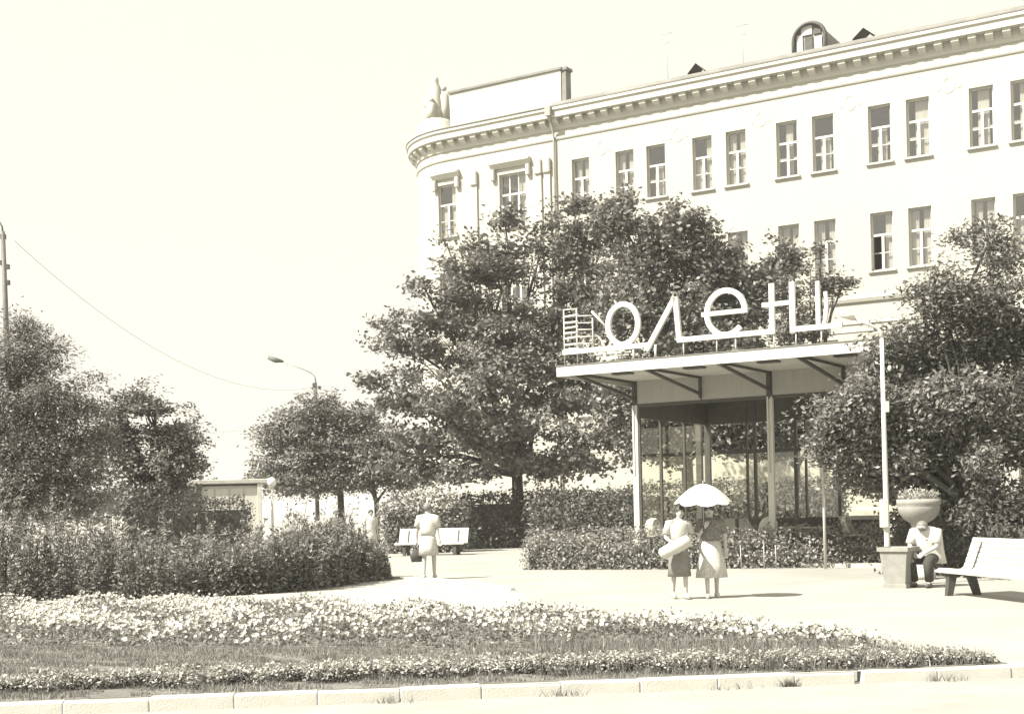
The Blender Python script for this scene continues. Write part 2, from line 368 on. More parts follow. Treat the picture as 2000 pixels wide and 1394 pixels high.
for x0, x1, z0, z1, r in holes:
    ww = round(x1 - x0, 3); xm = (x0 + x1) / 2; key = min((WW, 1.56, 1.15), key=lambda k: abs(k - ww))
    fmesh, panes = {WW: wm1, 1.56: wm2, 1.15: wm3}[key]
    f = link('window', fmesh, bld, fm(xm, z0, .17), fang(xm))
    sc = (z1 - z0) / (hh if key == WW else 2.68); f.scale.z = sc
    for k, p in enumerate(panes):
        if r == 1 and abs(xm + 3.52) < .1 and k == 0: continue           # its left sash stands open
        if r == 0 and abs(xm - .68) < .1 and k == 0:
            pass
        link('pane', p, f)
    c = RNG.uniform()
    if not (r == 1 and abs(xm + 3.52) < .1):
        link('curtain', (cur if c < .5 else curL)[key], f).scale = (RNG.uniform(.75, 1.1), 1, RNG.choice([1, 1, .62]))
    if c > .35: link('curtain', curR[key], f)
    link('sill', sillm[key], bld, fm(xm, z0, 0), fang(xm))
# an open dark casement in the second row
op = MB(); op.box(0, .03, -.38, 0, .1, 1.42)
for z in (.1, .74, 1.38): op.box(-.002, .032, -.38, 0, z - .03, z + .03)
op.build('casement', 'white', bld, fm(-3.52 - .44, 11.4, .15))
# hoods over the corner windows, relief wreaths on the wide piers
for xm, hw in ((-22.0, 1.15), (-25.95, .85)):
    for z0 in (18.62,):
        hd = MB(); n = 7; pr = [(-.01, z0), (.10, z0), (.30, z0 + .22), (.30, z0 + .30), (-.01, z0 + .36)]
        xx = np.linspace(xm - hw, xm + hw, n); k = len(pr)
        hd.add([fm(x, z, -o) for x in xx for o, z in pr], [(i * k + j, (i + 1) * k + j, (i + 1) * k + (j + 1) % k, i * k + (j + 1) % k) for i in range(n - 1) for j in range(k)] + [tuple(range(k)), tuple(range((n - 1) * k, n * k))])
        hd.build('window_hood', 'trim', bld)
    for sgn in (-1, 1):
        xb = xm + sgn * (hw - .12)
        MB().bevbox(-.11, .11, -.22, .0, -.55, .0, .04).build('bracket', 'trim', bld, fm(xb, 18.6), fang(xb))
wr = MB()
wr.tube([(.33 * math.cos(t), -.01, .42 * math.sin(t)) for t in np.linspace(0, 2 * math.pi, 19)], .075, 6, cap=False)
wr.ball((0, -.0, 0), (.15, .05, .2), 8, 6)
for sgn in (-1, 1):
    wr.tube([(sgn * (.3 + .5 * t), -.0, .25 - .45 * math.sin(t * math.pi) ** 1 - .05 * t) for t in np.linspace(0, 1, 7)], [.05, .06, .075, .08, .075, .06, .05], 6)
    wr.tube([(sgn * .8, -.0, .25), (sgn * .82, -.0, -.35)], [.06, .03], 6)
wrm = wr.mesh('relief_wreath', 'trim')
for x in (-12.87, -8.85, -4.76, -.61, 3.5, -16.9): link('relief_wreath', wrm, bld, fm(x, 18.75, .02)).scale = (.75, .5, .75)
for x in (-24.2, -20.4, -19.9): 
    MB().bevbox(-.2, .2, -.2, 0, 0, .75, .05).build('capital', 'trim', bld, fm(x, 18.0))
    MB().box(-.17, .17, -.10, 0, 10.36, 18.0).build('pilaster', 'trim', bld, (fm(x, 0)[0], fm(x, 0)[1], 0))
# downpipe at the joint
dp = MB().tube([fm(-19.45, 20.9, -.50), fm(-19.45, 20.45, -.48), fm(-19.45, 20.0, -.2), fm(-19.45, 19.6, -.12), fm(-19.45, .3, -.12)], .055, 8)
dp.box(-19.60, -19.30, -.72, -.50, 20.60, 21.05)
dp.build('downpipe', 'greypole', bld)
# roof, attic, corner sculpture, dormer, vents, aerials
def rz_at(y): return 21.1 + .22 * (y + .3)
rf = MB(); outline = [fm(x, 0, -.4) for x in np.linspace(XC - RC * math.pi / 2 - 10, XC, 16)] + [(XR, -.4, 0)]
ridge = [(XL + 26, 8, 0)]
rf.add([(p[0], p[1], 21.1) for p in outline] + [(XC + 2, 8, 22.2), (XR, 8, 22.2), (XR, DEP, 21.1), (XC - RC, DEP, 21.1)],
       [(i, i + 1, 16 + 1) for i in range(15)] + [(15, 16, 18, 17), (17, 18, 19, 20), (17, 20, 0)])
rf.build('roof', 'zinc', bld)
at_ = MB(); at_.box(-26.0, -19.36, .55, 1.25, 21.0, 23.15); at_.build('attic_parapet', 'wall', bld)
ac = MB(); ac.box(-26.06, -19.30, .47, 1.33, 23.152, 23.26); ac.build('attic_coping', 'zinc', bld)
ch = MB(); ch.box(-19.34, -19.10, .60, 1.1, 21.2, 23.1); ch.box(-19.40, -19.02, .54, 1.16, 23.1, 23.24); ch.build('flue', 'zinc', bld)
sc_x, sc_y = -27.75, 1.8
sp = MB(); sp.loft([(sc_x, sc_y, 21.0, 1.5, 1.5), (sc_x, sc_y, 21.35, 1.5, 1.5), (sc_x, sc_y, 21.45, 1.15, 1.15), (sc_x, sc_y, 22.1, 1.0, 1.0), (sc_x, sc_y, 22.2, .85, .85), (sc_x, sc_y, 22.3, .8, .8)], 10)
sp.build('sculpture_base', 'wall', bld)
sg = MB(); sg.loft([(sc_x, sc_y, 22.3, .5, .5, .04), (sc_x, sc_y, 22.9, .42, .4, .06), (sc_x, sc_y, 23.5, .34, .32, .05), (sc_x, sc_y, 24.1, .30, .27, .05), (sc_x, sc_y, 24.4, .16, .16, .04), (sc_x, sc_y, 24.5, .19, .19), (sc_x, sc_y, 24.72, .12, .12)], 16)
for dx_, dy_, hh_ in ((-.55, .1, 1.3), (.5, .15, 1.7), (.05, -.5, 1.0)):
    sg.loft([(sc_x + dx_, sc_y + dy_, 22.3, .3, .28, .06), (sc_x + dx_, sc_y + dy_, 22.3 + hh_ * .45, .24, .22, .08), (sc_x + dx_ * .9, sc_y + dy_, 22.3 + hh_ * .78, .27, .22, .06), (sc_x + dx_ * .9, sc_y + dy_, 22.3 + hh_ * .9, .12, .12)], 14)
    sg.ball((sc_x + dx_ * .9, sc_y + dy_, 22.3 + hh_ * 1.02), .15, 10, 8)
sg.ball((sc_x - .2, sc_y - .45, 23.3), (.32, .15, .4), 10, 8)
sg.build('corner_sculpture', 'wall', bld)
dm = MB(); dx, dw, dy0, dy1 = -6.85, .74, 1.0, 10.5
arc = [(dx + dw * math.cos(t), 22.22 + .72 * math.sin(t)) for t in np.linspace(0, math.pi, 13)]
prof = [(dx + dw, 21.2)] + arc + [(dx - dw, 21.2)]; n = len(prof)
dm.add([(a, dy0, b) for a, b in prof] + [(a, dy1, b) for a, b in prof], [(i, i + 1, n + i + 1, n + i) for i in range(n - 1)] + [tuple(range(n, 2 * n))])
do = dm.build('dormer', 'zinc', bld)
rim = MB(); rim.tube([(a * 1.0, dy0 - .02, b) for a, b in prof], .085, 6); rim.build('dormer_rim', 'darkmetal', do)
fw = MB(); fw.add([(a, dy0 + .12, b) for a, b in prof], [tuple(range(n))]); fw.build('dormer_front', 'zinc', do)
for a, b, c, d, m in ((-.22, .12, 21.55, 22.35, 'darkmetal'), (.18, .5, 22.42, 22.8, 'darkmetal'), (-.62, -.34, 21.6, 22.5, 'curtain'), (.22, .55, 21.6, 22.3, 'curtain'), (-.4, .1, 22.45, 22.85, 'curtain')):
    MB().box(dx + a, dx + b, dy0 + .06, dy0 + .12, c, d).build('dormer_pane', m, do)
for vx, vw in ((-12.85, .42), (-4.75, .5)):
    v = MB().box(vx - .26, vx + .26, 2.3, 2.9, 21.4, 22.15).build('roof_vent', 'wall', bld)
    c = MB(); c.add([(vx - vw, 2.1, 22.2), (vx, 2.1, 22.62), (vx + vw, 2.1, 22.2), (vx - vw, 3.1, 22.2), (vx, 3.1, 22.62), (vx + vw, 3.1, 22.2), (vx - vw, 2.1, 22.13), (vx + vw, 2.1, 22.13), (vx - vw, 3.1, 22.13), (vx + vw, 3.1, 22.13)],
          [(0, 1, 4, 3), (1, 2, 5, 4), (6, 8, 9, 7), (0, 3, 8, 6), (2, 7, 9, 5)]); c.build('vent_cap', 'darkmetal', v)
for ax, az in ((-14.25, 24.3), (-10.4, 23.9)):
    a = thing('roof_aerial', 'thin television aerial on the roof left of the small vent cap' if ax < -12 else 'thin television aerial on the roof right of the small vent cap', 'aerial', B0 + EXV * ax + EYV * 2 + np.array([0, 0, 21.3]), FRZ, 'aerials on the roof')
    MB().tube([(0, 0, 0), (0, 0, az - 21.3)], .016, 6).build('mast', 'greypole', a)
    e = MB()
    for z, l in ((az - 21.32, .28), (az - 21.75, .16)): e.tube([(-l, 0, z), (l, 0, z)], .014, 5)
    e.build('crossbar', 'greypole', a)

# ------------------------------------------------------------------ the cafe pavilion
C0 = at(1245, 986, 35); C0[2] = 0
cafe = thing('cafe_pavilion', 'open glazed cafe pavilion with wide flat canopy on slim white posts', 'pavilion', C0, FRZ)
CX0, CX1, CR, CF = -.36, 7.8, 5.0, -3.5
MB().box(-.2, 7.7, -.3, 4.9, -.1, .10).build('floor_slab', 'concrete', cafe)
ro = MB(); ro.box(CX0 + .02, CX1 - .02, CF + .05, CR, 4.88, 4.98); ro.build('roof_slab', 'zinc', cafe)
fa = MB(); fa.box(CX0, CX1, CF, CF + .048, 4.745, 4.985); fa.box(CX0, CX0 + .045, CF + .05, CR, 4.745, 4.985); fa.box(CX1 - .045, CX1, CF + .05, CR, 4.745, 4.985)
fa.build('fascia', 'white', cafe)
MB().box(CX0 - .02, CX1 + .02, CF - .02, CF + .10, 4.99, 5.01).build('roof_flashing', 'zinc', cafe)
k = 0
for a in np.arange(CX0 + .05, CX1 - .1, 1.86):
    b = min(a + 1.85, CX1 - .05); MB().box(a, b, CF + .052, CR - .02, 4.845 , 4.878).build('soffit_board', 'soffit', cafe)
for lx, ly in ((.85, -2.35), (2.75, -2.35), (4.6, -2.35), (6.4, -2.35)):
    l = MB().box(lx - .24, lx + .24, ly - .14, ly + .14, 4.80, 4.844).build('ceiling_lamp', 'darkmetal', cafe)
PX = (0.0, 3.72, 7.44)
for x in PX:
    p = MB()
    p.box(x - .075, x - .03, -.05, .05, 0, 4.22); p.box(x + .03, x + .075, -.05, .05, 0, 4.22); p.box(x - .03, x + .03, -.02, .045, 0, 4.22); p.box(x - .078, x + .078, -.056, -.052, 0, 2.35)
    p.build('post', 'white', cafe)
    MB().box(x - .07, x + .07, -.055, .05, 4.222, 4.843).build('shade_toned_post_head', 'darkmetal', cafe)  # top of the white post, coloured dark for the shade under the canopy
for a, b in ((PX[0] + .075, 1.86), (1.90, PX[1] - .075), (PX[1] + .075, 5.58), (5.60, PX[2] - .075)):
    MB().box(a, b, -.03, .03, 4.25, 4.842).build('header_panel', 'header', cafe)
for x in (0, 1.88, 3.72, 5.6, 7.44):
    b = MB(); b.beam((x, -.06, 4.40), (x, -3.3, 4.80), .06, .07); b.beam((x, -.06, 4.815), (x, -3.4, 4.815), .05, .055); b.box(x - .035, x + .035, -.09, -.035, 4.30, 4.84)
    b.build('bracket', 'darkmetal', cafe)
fr = MB(); fr.box(.08, 7.36, -.04, .04, 4.17, 4.248); fr.box(.08, .14, -.04, .04, .1, 4.17); fr.box(7.30, 7.36, -.04, .04, .1, 4.17); fr.build('front_frame', 'darkmetal', cafe)
YR = 4.6
for x, ww in ((0.04, .17), (1.26, .05), (1.50, .08), (2.71, .09), (3.0, .05), (3.95, .08), (5.2, .08), (6.4, .08), (7.40, .14)):
    MB().box(x - ww / 2, x + ww / 2, YR - .05, YR + .05, .1, 4.84).build('mullion', 'darkmetal', cafe)
for y in (1.5, 3.05):
    for x in (0.0, 7.44): MB().box(x - .035, x + .035, y - .04, y + .04, .1, 4.84).build('mullion', 'darkmetal', cafe)
MB().box(-.30, -.14, YR - .1, YR + .06, .1, 4.84).build('mullion', 'darkmetal', cafe)
tr = MB(); tr.box(.14, 7.33, YR - .03, YR + .03, 3.02, 3.12); tr.box(.14, 7.33, YR - .03, YR + .03, 3.9, 4.84); tr.box(-.03, .03, .1, YR - .06, 3.9, 4.84); tr.box(7.41, 7.47, .1, YR - .06, 3.9, 4.84)
tr.build('transom', 'darkmetal', cafe)
MB().box(.14, 7.33, YR - .04, YR + .04, .1, 1.15).build('rear_panel', 'darkwood', cafe)
px_ = [0.14, 1.26, 2.71, 3.95, 5.2, 6.4, 7.33]
for a, b in zip(px_[:-1], px_[1:]):
    MB().box(a + .05, b - .05, YR - .006, YR + .006, 1.16, 3.01).build('glass_pane', 'cafeglass', cafe)
for x in (0.0, 7.44):
    for a, b in ((.1, 1.45), (1.55, 3.0), (3.1, 4.5)):
        MB().box(x - .006, x + .006, a, b, .12, 3.89).build('glass_pane', 'cafeglass', cafe)
# bar counter inside
bc = thing('bar_counter', 'low bar counter with a pale top at the back of the cafe', 'counter', C0 + EXV * 5.7 + EYV * 2.9 + np.array([0, 0, .1]), FRZ)
MB().box(-1.1, 1.1, -.25, .25, 0, 1.0).build('counter_body', 'darkwood', bc); MB().box(-1.15, 1.15, -.32, .3, 1.0, 1.10).build('counter_top', 'concrete', bc)

# ------------------------------------------------------------------ rooftop sign
SY = -3.33
sign = thing('roof_sign', 'white lettered rooftop sign with antler rack standing on the canopy edge', 'sign', C0, FRZ)
def sp2(px, py): return hit(C0, SY, px, py)
def stroke(b, pts, w=.115, d=.09, z=0):
    pts = [np.array(p, float) for p in pts]
    for k, (p, q) in enumerate(zip(pts[:-1], pts[1:])):
        e = (q - p) / (np.linalg.norm(q - p) + 1e-9) * w * .18
        b.beam((p[0] - e[0], SY + .0015 * (k % 2), p[1] - e[1]), (q[0] + e[0], SY + .0015 * (k % 2), q[1] + e[1]), d, w, up=(0, 0, 1) if abs(q[0] - p[0]) > 1e-3 else (1, 0, 0))
    return b
def ribbon(b, pts, w, d, closed=False):
    P2 = np.array(pts); n = len(P2)
    if closed: T = np.roll(P2, -1, 0) - np.roll(P2, 1, 0)
    else: T = np.gradient(P2, axis=0)
    T = unit(T); Nn = np.stack([-T[:, 1], T[:, 0]], 1) * w / 2
    vs = []
    for i in range(n):
        for sgn, y in ((-1, -d / 2), (1, -d / 2), (1, d / 2), (-1, d / 2)):
            vs.append((P2[i, 0] + sgn * Nn[i, 0], SY + .003 + y, P2[i, 1] + sgn * Nn[i, 1]))
    fs = [(4 * i + k, 4 * i + (k + 1) % 4, 4 * ((i + 1) % n) + (k + 1) % 4, 4 * ((i + 1) % n) + k) for i in range(n if closed else n - 1) for k in range(4)]
    if not closed: fs += [(0, 1, 2, 3), (4 * n - 1, 4 * n - 2, 4 * n - 3, 4 * n - 4)]
    return b.add(vs, fs)
ZB = 5.39                                                               # the running base line of the letters
o_c = sp2(1217, 632)
ribbon(MB(), [(o_c[0] + .395 * math.cos(t), 5.875 + .475 * math.sin(t)) for t in np.linspace(0, 2 * math.pi, 33)[:-1]], .12, .09, True).build('letter', 'whitesign', sign)
a, b_, c_, d_ = sp2(1264, 683), sp2(1318, 585), sp2(1319, 584), sp2(1327, 663)
lt = MB(); stroke(lt, [a, (b_[0], 6.36)]); stroke(lt, [(b_[0] + .02, 6.36), (d_[0], ZB)]); lt.build('letter', 'whitesign', sign)
ex, rr = sp2(1418, 612)[0], .53
le = MB(); ribbon(le, [(ex + .46 * math.cos(t), 5.90 + .50 * math.sin(t)) for t in np.linspace(0.02, 2 * math.pi - .75, 28)], .12, .09)
stroke(le, [(sp2(1372, 610)[0], 5.905), (ex + .50, 5.905)], .10, .075); le.build('letter', 'whitesign', sign)
x1, x2, x3, x4 = sp2(1508, 600)[0], sp2(1548, 600)[0], sp2(1598, 600)[0], sp2(1613, 600)[0]
ln = MB(); stroke(ln, [(x1, 6.42), (x1, ZB - .05)]); stroke(ln, [(x2, 6.40), (x2, ZB - .06)], .12, .088); stroke(ln, [(sp2(1490, 592)[0], 5.98), (x2 - .06, 5.98)], .10, .07); ln.build('letter', 'whitesign', sign)
ls = MB(); stroke(ls, [(x3, 6.36), (x3, ZB)], .09); stroke(ls, [(x4, 6.12), (x4 + .02, 5.9), (x4, 5.6), (x4 - .06, ZB)], .075, .08); ls.build('letter', 'whitesign', sign)
for (xa, za), (xb, zb) in (((sp2(1100, 680)[0], 5.335), (a[0] + .04, 5.335)), ((d_[0] - .05, ZB - .01), (x1, ZB - .01)), ((x2 - .05, ZB - .01), (sp2(1645, 628)[0], ZB - .01))):
    bb = MB(); bb.beam((xa, SY + .004, za), (xb, SY + .004, zb), .084, .115); bb.build('base_bar', 'whitesign', sign)
rk = MB(); r1, r2, r3 = sp2(1101, 650)[0], sp2(1126, 650)[0], sp2(1157, 650)[0]
for x, t_, lo in ((r1, 6.38, 5.0), (r2, 6.36, 5.0), (r3, 6.10, 5.40)): rk.tube([(x, SY + .02, lo), (x, SY + .02, t_)], .017, 6)
for i, z in enumerate((6.37, 6.20, 6.05, 5.92, 5.80, 5.67, 5.52, 5.40)): rk.tube([(r1, SY + .02, z), (r2 + .03, SY + .02, z + .015 * (i % 2))], .026 if i else .014, 6)
for z in (6.16, 5.99, 5.83, 5.66, 5.5): rk.tube([(r2 + .03, SY + .02, z + .03), (r3, SY + .02, z)], .012, 6)
rk.build('antler_rack', 'whitesign', sign)
MB().tube([(sp2(1155, 612)[0], SY + .02, 6.26), (sp2(1184, 645)[0], SY + .02, 5.85)], .03, 6).build('antler', 'whitesign', sign)
for px in (1203, 1237, 1280, 1335, 1400, 1437, 1512, 1555, 1605):
    x = sp2(px, 690)[0]; MB().tube([(x, SY + .01, 5.0), (x, SY + .01, 5.33)], .03 if px < 1290 else .016, 6).build('support', 'whitesign', sign)
jb = MB(); x = sp2(1205, 690)[0]; jb.box(x - .35, x + .02, SY - .02, SY + .06, 5.08, 5.13); jb.box(x - .35, x - .30, SY - .02, SY + .06, 5.13, 5.28); jb.build('tie_bar', 'whitesign', sign)

# ------------------------------------------------------------------ foliage
def blobs(px): # (x, y, depth, half width px, half height px)
    r = []
    for x, y, Y, rx, ry in px: r.append((at(x, y, Y), rx * Y / FOC, ry * Y / FOC))
    return r
def crown_pts(bl, nclump, seed, gap=-.25, freq=1.1, out=.5):
    vol = np.array([a * a * b for _, a, b in bl]) ** .75; pr = vol / vol.sum(); r = np.random.default_rng(seed)
    k = r.choice(len(bl), nclump * 2, p=pr); c = np.array([b[0] for b in bl])[k]
    rx = np.array([b[1] for b in bl])[k]; rz = np.array([b[2] for b in bl])[k]
    d = unit(r.normal(size=(len(k), 3))); d[:, 2] = np.where(d[:, 2] < -.3, d[:, 2] * .6, d[:, 2])
    rad = r.uniform(0, 1, len(k)) ** out * (1 + .20 * r.normal(size=len(k)) * (r.uniform(size=len(k)) < .5))
    p = c + d * np.stack([rx, rx * .85, rz], 1) * rad[:, None]
    keep = lumpy(p, freq, seed) > gap + .25 * r.normal(size=len(p)) * .5
    return p[keep][:nclump]
def crown(pts, per, cr, flat, size, aspect, updir=.8, droop=0.0, seed=1, centre=None):
    r = np.random.default_rng(seed + 50); n = len(pts) * per; c = np.repeat(pts, per, 0)
    sc = np.repeat(r.uniform(.6, 1.3, len(pts)), per)[:, None]
    off = r.normal(size=(n, 3)) * np.array([cr, cr, cr * flat]) * .55 * sc
    if droop: off[:, 2] -= droop * (off[:, :2] ** 2).sum(1) / cr
    nr = r.normal(size=(n, 3)) * .6 + np.array([0, 0, updir])
    if centre is not None: nr = nr + .35 * unit(c - centre)
    al = off * np.array([1, 1, .3]) + r.normal(size=(n, 3)) * .15
    return leaves(c + off, nr, size, aspect, al)
def limb_tubes(b, p0, p1, r0, r1, seed, n=6, sag=.12):
    r = np.random.default_rng(seed); p0 = np.array(p0); p1 = np.array(p1); L_ = np.linalg.norm(p1 - p0)
    t = np.linspace(0, 1, n); pts = p0 + (p1 - p0) * t[:, None]
    pts[:, 2] += sag * L_ * np.sin(t * math.pi) * .6; pts[1:-1] += r.normal(size=(n - 2, 3)) * L_ * .035
    b.tube(pts, list(r0 + (r1 - r0) * t ** .7), 6); return pts
def tree(name, label, base, bl, nclump, per, cr, size, m, trunk_r=.2, fork=2.2, seed=1, gap=-.3, flat=.4, aspect=.55, droop=0, updir=.8, freq=1.1, group=None, cat='tree', out=.5, limbs=True):
    base = np.array([base[0], base[1], 0.0]); bl = [(b[0] - base, b[1], b[2]) for b in bl]
    root = thing(name, label, cat, base, 0, group)
    pts = crown_pts(bl, nclump, seed, gap, freq, out)
    ctr = np.mean([b[0] for b in bl], 0)
    link('crown', poly_mesh('crown', crown(pts, per, cr, flat, size, aspect, updir, droop, seed, ctr), m), root)
    t = MB(); t.tube([(0, 0, -.1), (.0, 0, .15), (.03, .02, fork * .5), (0, .05, fork)], [trunk_r * 1.5, trunk_r * 1.1, trunk_r * .95, trunk_r * .85], 9)
    t.build('trunk', 'bark', root)
    if limbs:
        r = np.random.default_rng(seed)
        for i, b in enumerate(bl):
            tgt = b[0] + np.array([0, 0, b[2] * .2]); lm = MB()
            pp = limb_tubes(lm, (0, .03, fork - .25), tgt, trunk_r * .55, .03, seed * 31 + i)
            near = pts[np.argsort(((pts - b[0]) ** 2).sum(1))[:40]]
            for j in r.choice(len(near), min(6, len(near)), replace=False): limb_tubes(lm, pp[r.integers(2, 5)], near[j], .035, .008, seed * 77 + j, 4)
            lm.build('limb', 'bark', root)
    return root
Y = 54
tb = at(1012, 1050, Y)
tree('maple_tree', 'big broad maple with dark trunk standing left of the cafe canopy', tb, blobs([
    (955, 520, Y, 105, 62), (895, 600, Y, 95, 80), (815, 665, Y, 80, 65), (785, 765, Y, 75, 70), (850, 845, Y, 95, 75), (960, 850, Y - 1, 100, 80), (1000, 690, Y, 150, 125),
    (1130, 480, Y + 1, 100, 85), (1150, 600, Y, 120, 120), (1120, 760, Y - 1, 110, 110), (1150, 890, Y - 2, 100, 60), (790, 900, Y, 60, 50), (985, 430, Y, 30, 35), (900, 775, Y - 3, 85, 60), (1000, 830, Y - 3, 80, 50), (960, 745, Y - 3, 60, 45), (1000, 905, Y - 2, 70, 32), (900, 925, Y - 1, 70, 35), (1075, 920, Y - 1, 60, 35), (830, 925, Y, 55, 35), (735, 640, Y, 26, 26), (820, 548, Y, 28, 26), (722, 745, Y, 26, 18), (872, 480, Y, 26, 26), (1130, 405, Y, 36, 28), (1060, 440, Y, 30, 25)]),
    2700, 34, .48, .215, 'leaf_a', .26, 3.2, seed=3, gap=.26, freq=1.7, flat=.6, updir=.55)
Y = 48.5
tree('maple_tree', 'full maple crown rising behind the rooftop sign and cafe', at(1345, 1050, Y), blobs([
    (1225, 440, Y, 80, 45), (1215, 392, Y, 26, 26), (1300, 400, Y, 26, 24), (1365, 440, Y, 30, 28), (1300, 480, Y, 95, 75), (1300, 590, Y, 130, 110), (1400, 530, Y, 85, 70), (1440, 600, Y, 85, 75), (1350, 680, Y, 140, 90), (1240, 800, Y, 90, 100), (1300, 860, Y, 75, 70), (1380, 800, Y - 1, 90, 70), (1420, 860, Y - 1, 70, 45), (1495, 560, Y, 60, 50), (1530, 520, Y + 1, 40, 40)]),
    2300, 34, .46, .205, 'leaf_a', .24, 3.4, seed=5, gap=.16, freq=1.7, flat=.6, updir=.55)
Y = 47
tree('young_tree', 'slender young tree with sparse top twigs right of the sign letters', at(1560, 1050, Y), blobs([
    (1480, 810, Y, 90, 90), (1570, 810, Y, 90, 110), (1510, 880, Y, 60, 35), (1560, 640, Y, 60, 50), (1605, 480, Y, 18, 48), (1600, 560, Y, 45, 40), (1650, 552, Y, 30, 16), (1535, 580, Y, 40, 45)]),
    1100, 26, .36, .14, 'leaf_a', .13, 3.0, seed=8, gap=-.1, freq=1.9)
Y = 27.5
tree('ash_tree', 'leafy ash overhanging the right end of the cafe canopy', at(1890, 1090, Y), blobs([
    (1925, 500, Y, 75, 65), (1860, 590, Y, 90, 75), (1960, 640, Y, 110, 110), (1800, 690, Y, 100, 80), (1730, 760, Y, 100, 80), (1660, 800, Y - .3, 80, 70), (1850, 800, Y, 130, 110), (1960, 850, Y, 110, 120),
    (1700, 880, Y, 100, 70), (1640, 880, Y, 55, 45), (1820, 920, Y + .5, 100, 80), (1930, 980, Y, 90, 90), (1800, 560, Y, 30, 30), (2060, 700, Y, 120, 200), (1700, 945, Y + .5, 60, 45), (1860, 1000, Y + .6, 90, 60), (1780, 950, Y + 1.2, 70, 50), (1980, 1000, Y, 80, 70), (1900, 900, Y - .4, 90, 60)]),
    3600, 36, .33, .115, 'leaf_b', .17, 1.4, seed=11, gap=.02, freq=2.2, flat=.6, updir=.55, aspect=.42)
Y = 36
tree('larch_tree', 'tall cone shaped larch with drooping boughs at the left edge', at(35, 1010, Y), blobs([
    (45, 640, Y, 22, 45), (55, 700, Y, 70, 55), (70, 770, Y, 105, 60), (40, 850, Y, 120, 75), (120, 880, Y, 100, 75), (60, 960, Y, 130, 80), (150, 960, Y, 80, 50), (-40, 800, Y, 110, 150), (130, 790, Y, 60, 40), (170, 745, Y, 30, 20), (-50, 950, Y, 100, 80), (112, 668, Y, 18, 12), (165, 705, Y, 22, 10), (190, 730, Y, 22, 9), (28, 618, Y, 9, 18), (85, 640, Y, 12, 20), (195, 800, Y, 30, 14), (200, 850, Y, 36, 18)]),
    1250, 80, .52, .105, 'leaf_c', .20, 5.5, seed=13, gap=-.1, flat=.38, droop=.45, freq=1.7, aspect=.35, updir=.9, limbs=False)
Y = 41
tree('apple_tree', 'rounded open tree between the larch and the small kiosk', at(300, 1000, Y), blobs([
    (290, 790, Y, 70, 45), (250, 840, Y, 60, 60), (330, 850, Y, 60, 60), (290, 910, Y, 90, 50), (350, 900, Y, 40, 28), (240, 920, Y, 60, 50), (215, 880, Y, 40, 50), (300, 955, Y, 70, 25)]),
    900, 38, .42, .13, 'leaf_b', .14, 2.2, seed=17, gap=-.02, freq=1.6, droop=.2)
Y = 60
tree('lime_tree', 'round lime tree behind the globe lamp and kiosk', at(665, 990, Y), blobs([
    (620, 800, Y, 80, 45), (560, 850, Y, 70, 55), (640, 870, Y, 110, 70), (530, 915, Y, 48, 45), (620, 930, Y, 110, 40), (690, 820, Y, 55, 40), (585, 945, Y, 70, 30)]),
    1000, 34, .52, .16, 'leaf_c', .17, 2.6, seed=19, gap=-.55, freq=1.2, droop=.3, flat=.3)
tree('lime_tree', 'lower lime tree with thin trunk between the round lime and the big maple', at(735, 990, Y - 1), blobs([
    (735, 870, Y - 1, 55, 50), (720, 920, Y - 1, 70, 38), (790, 930, Y - 1, 50, 40), (690, 935, Y, 60, 30)]),
    560, 34, .52, .16, 'leaf_c', .13, 2.2, seed=23, gap=-.5, freq=1.2, droop=.3, flat=.3)

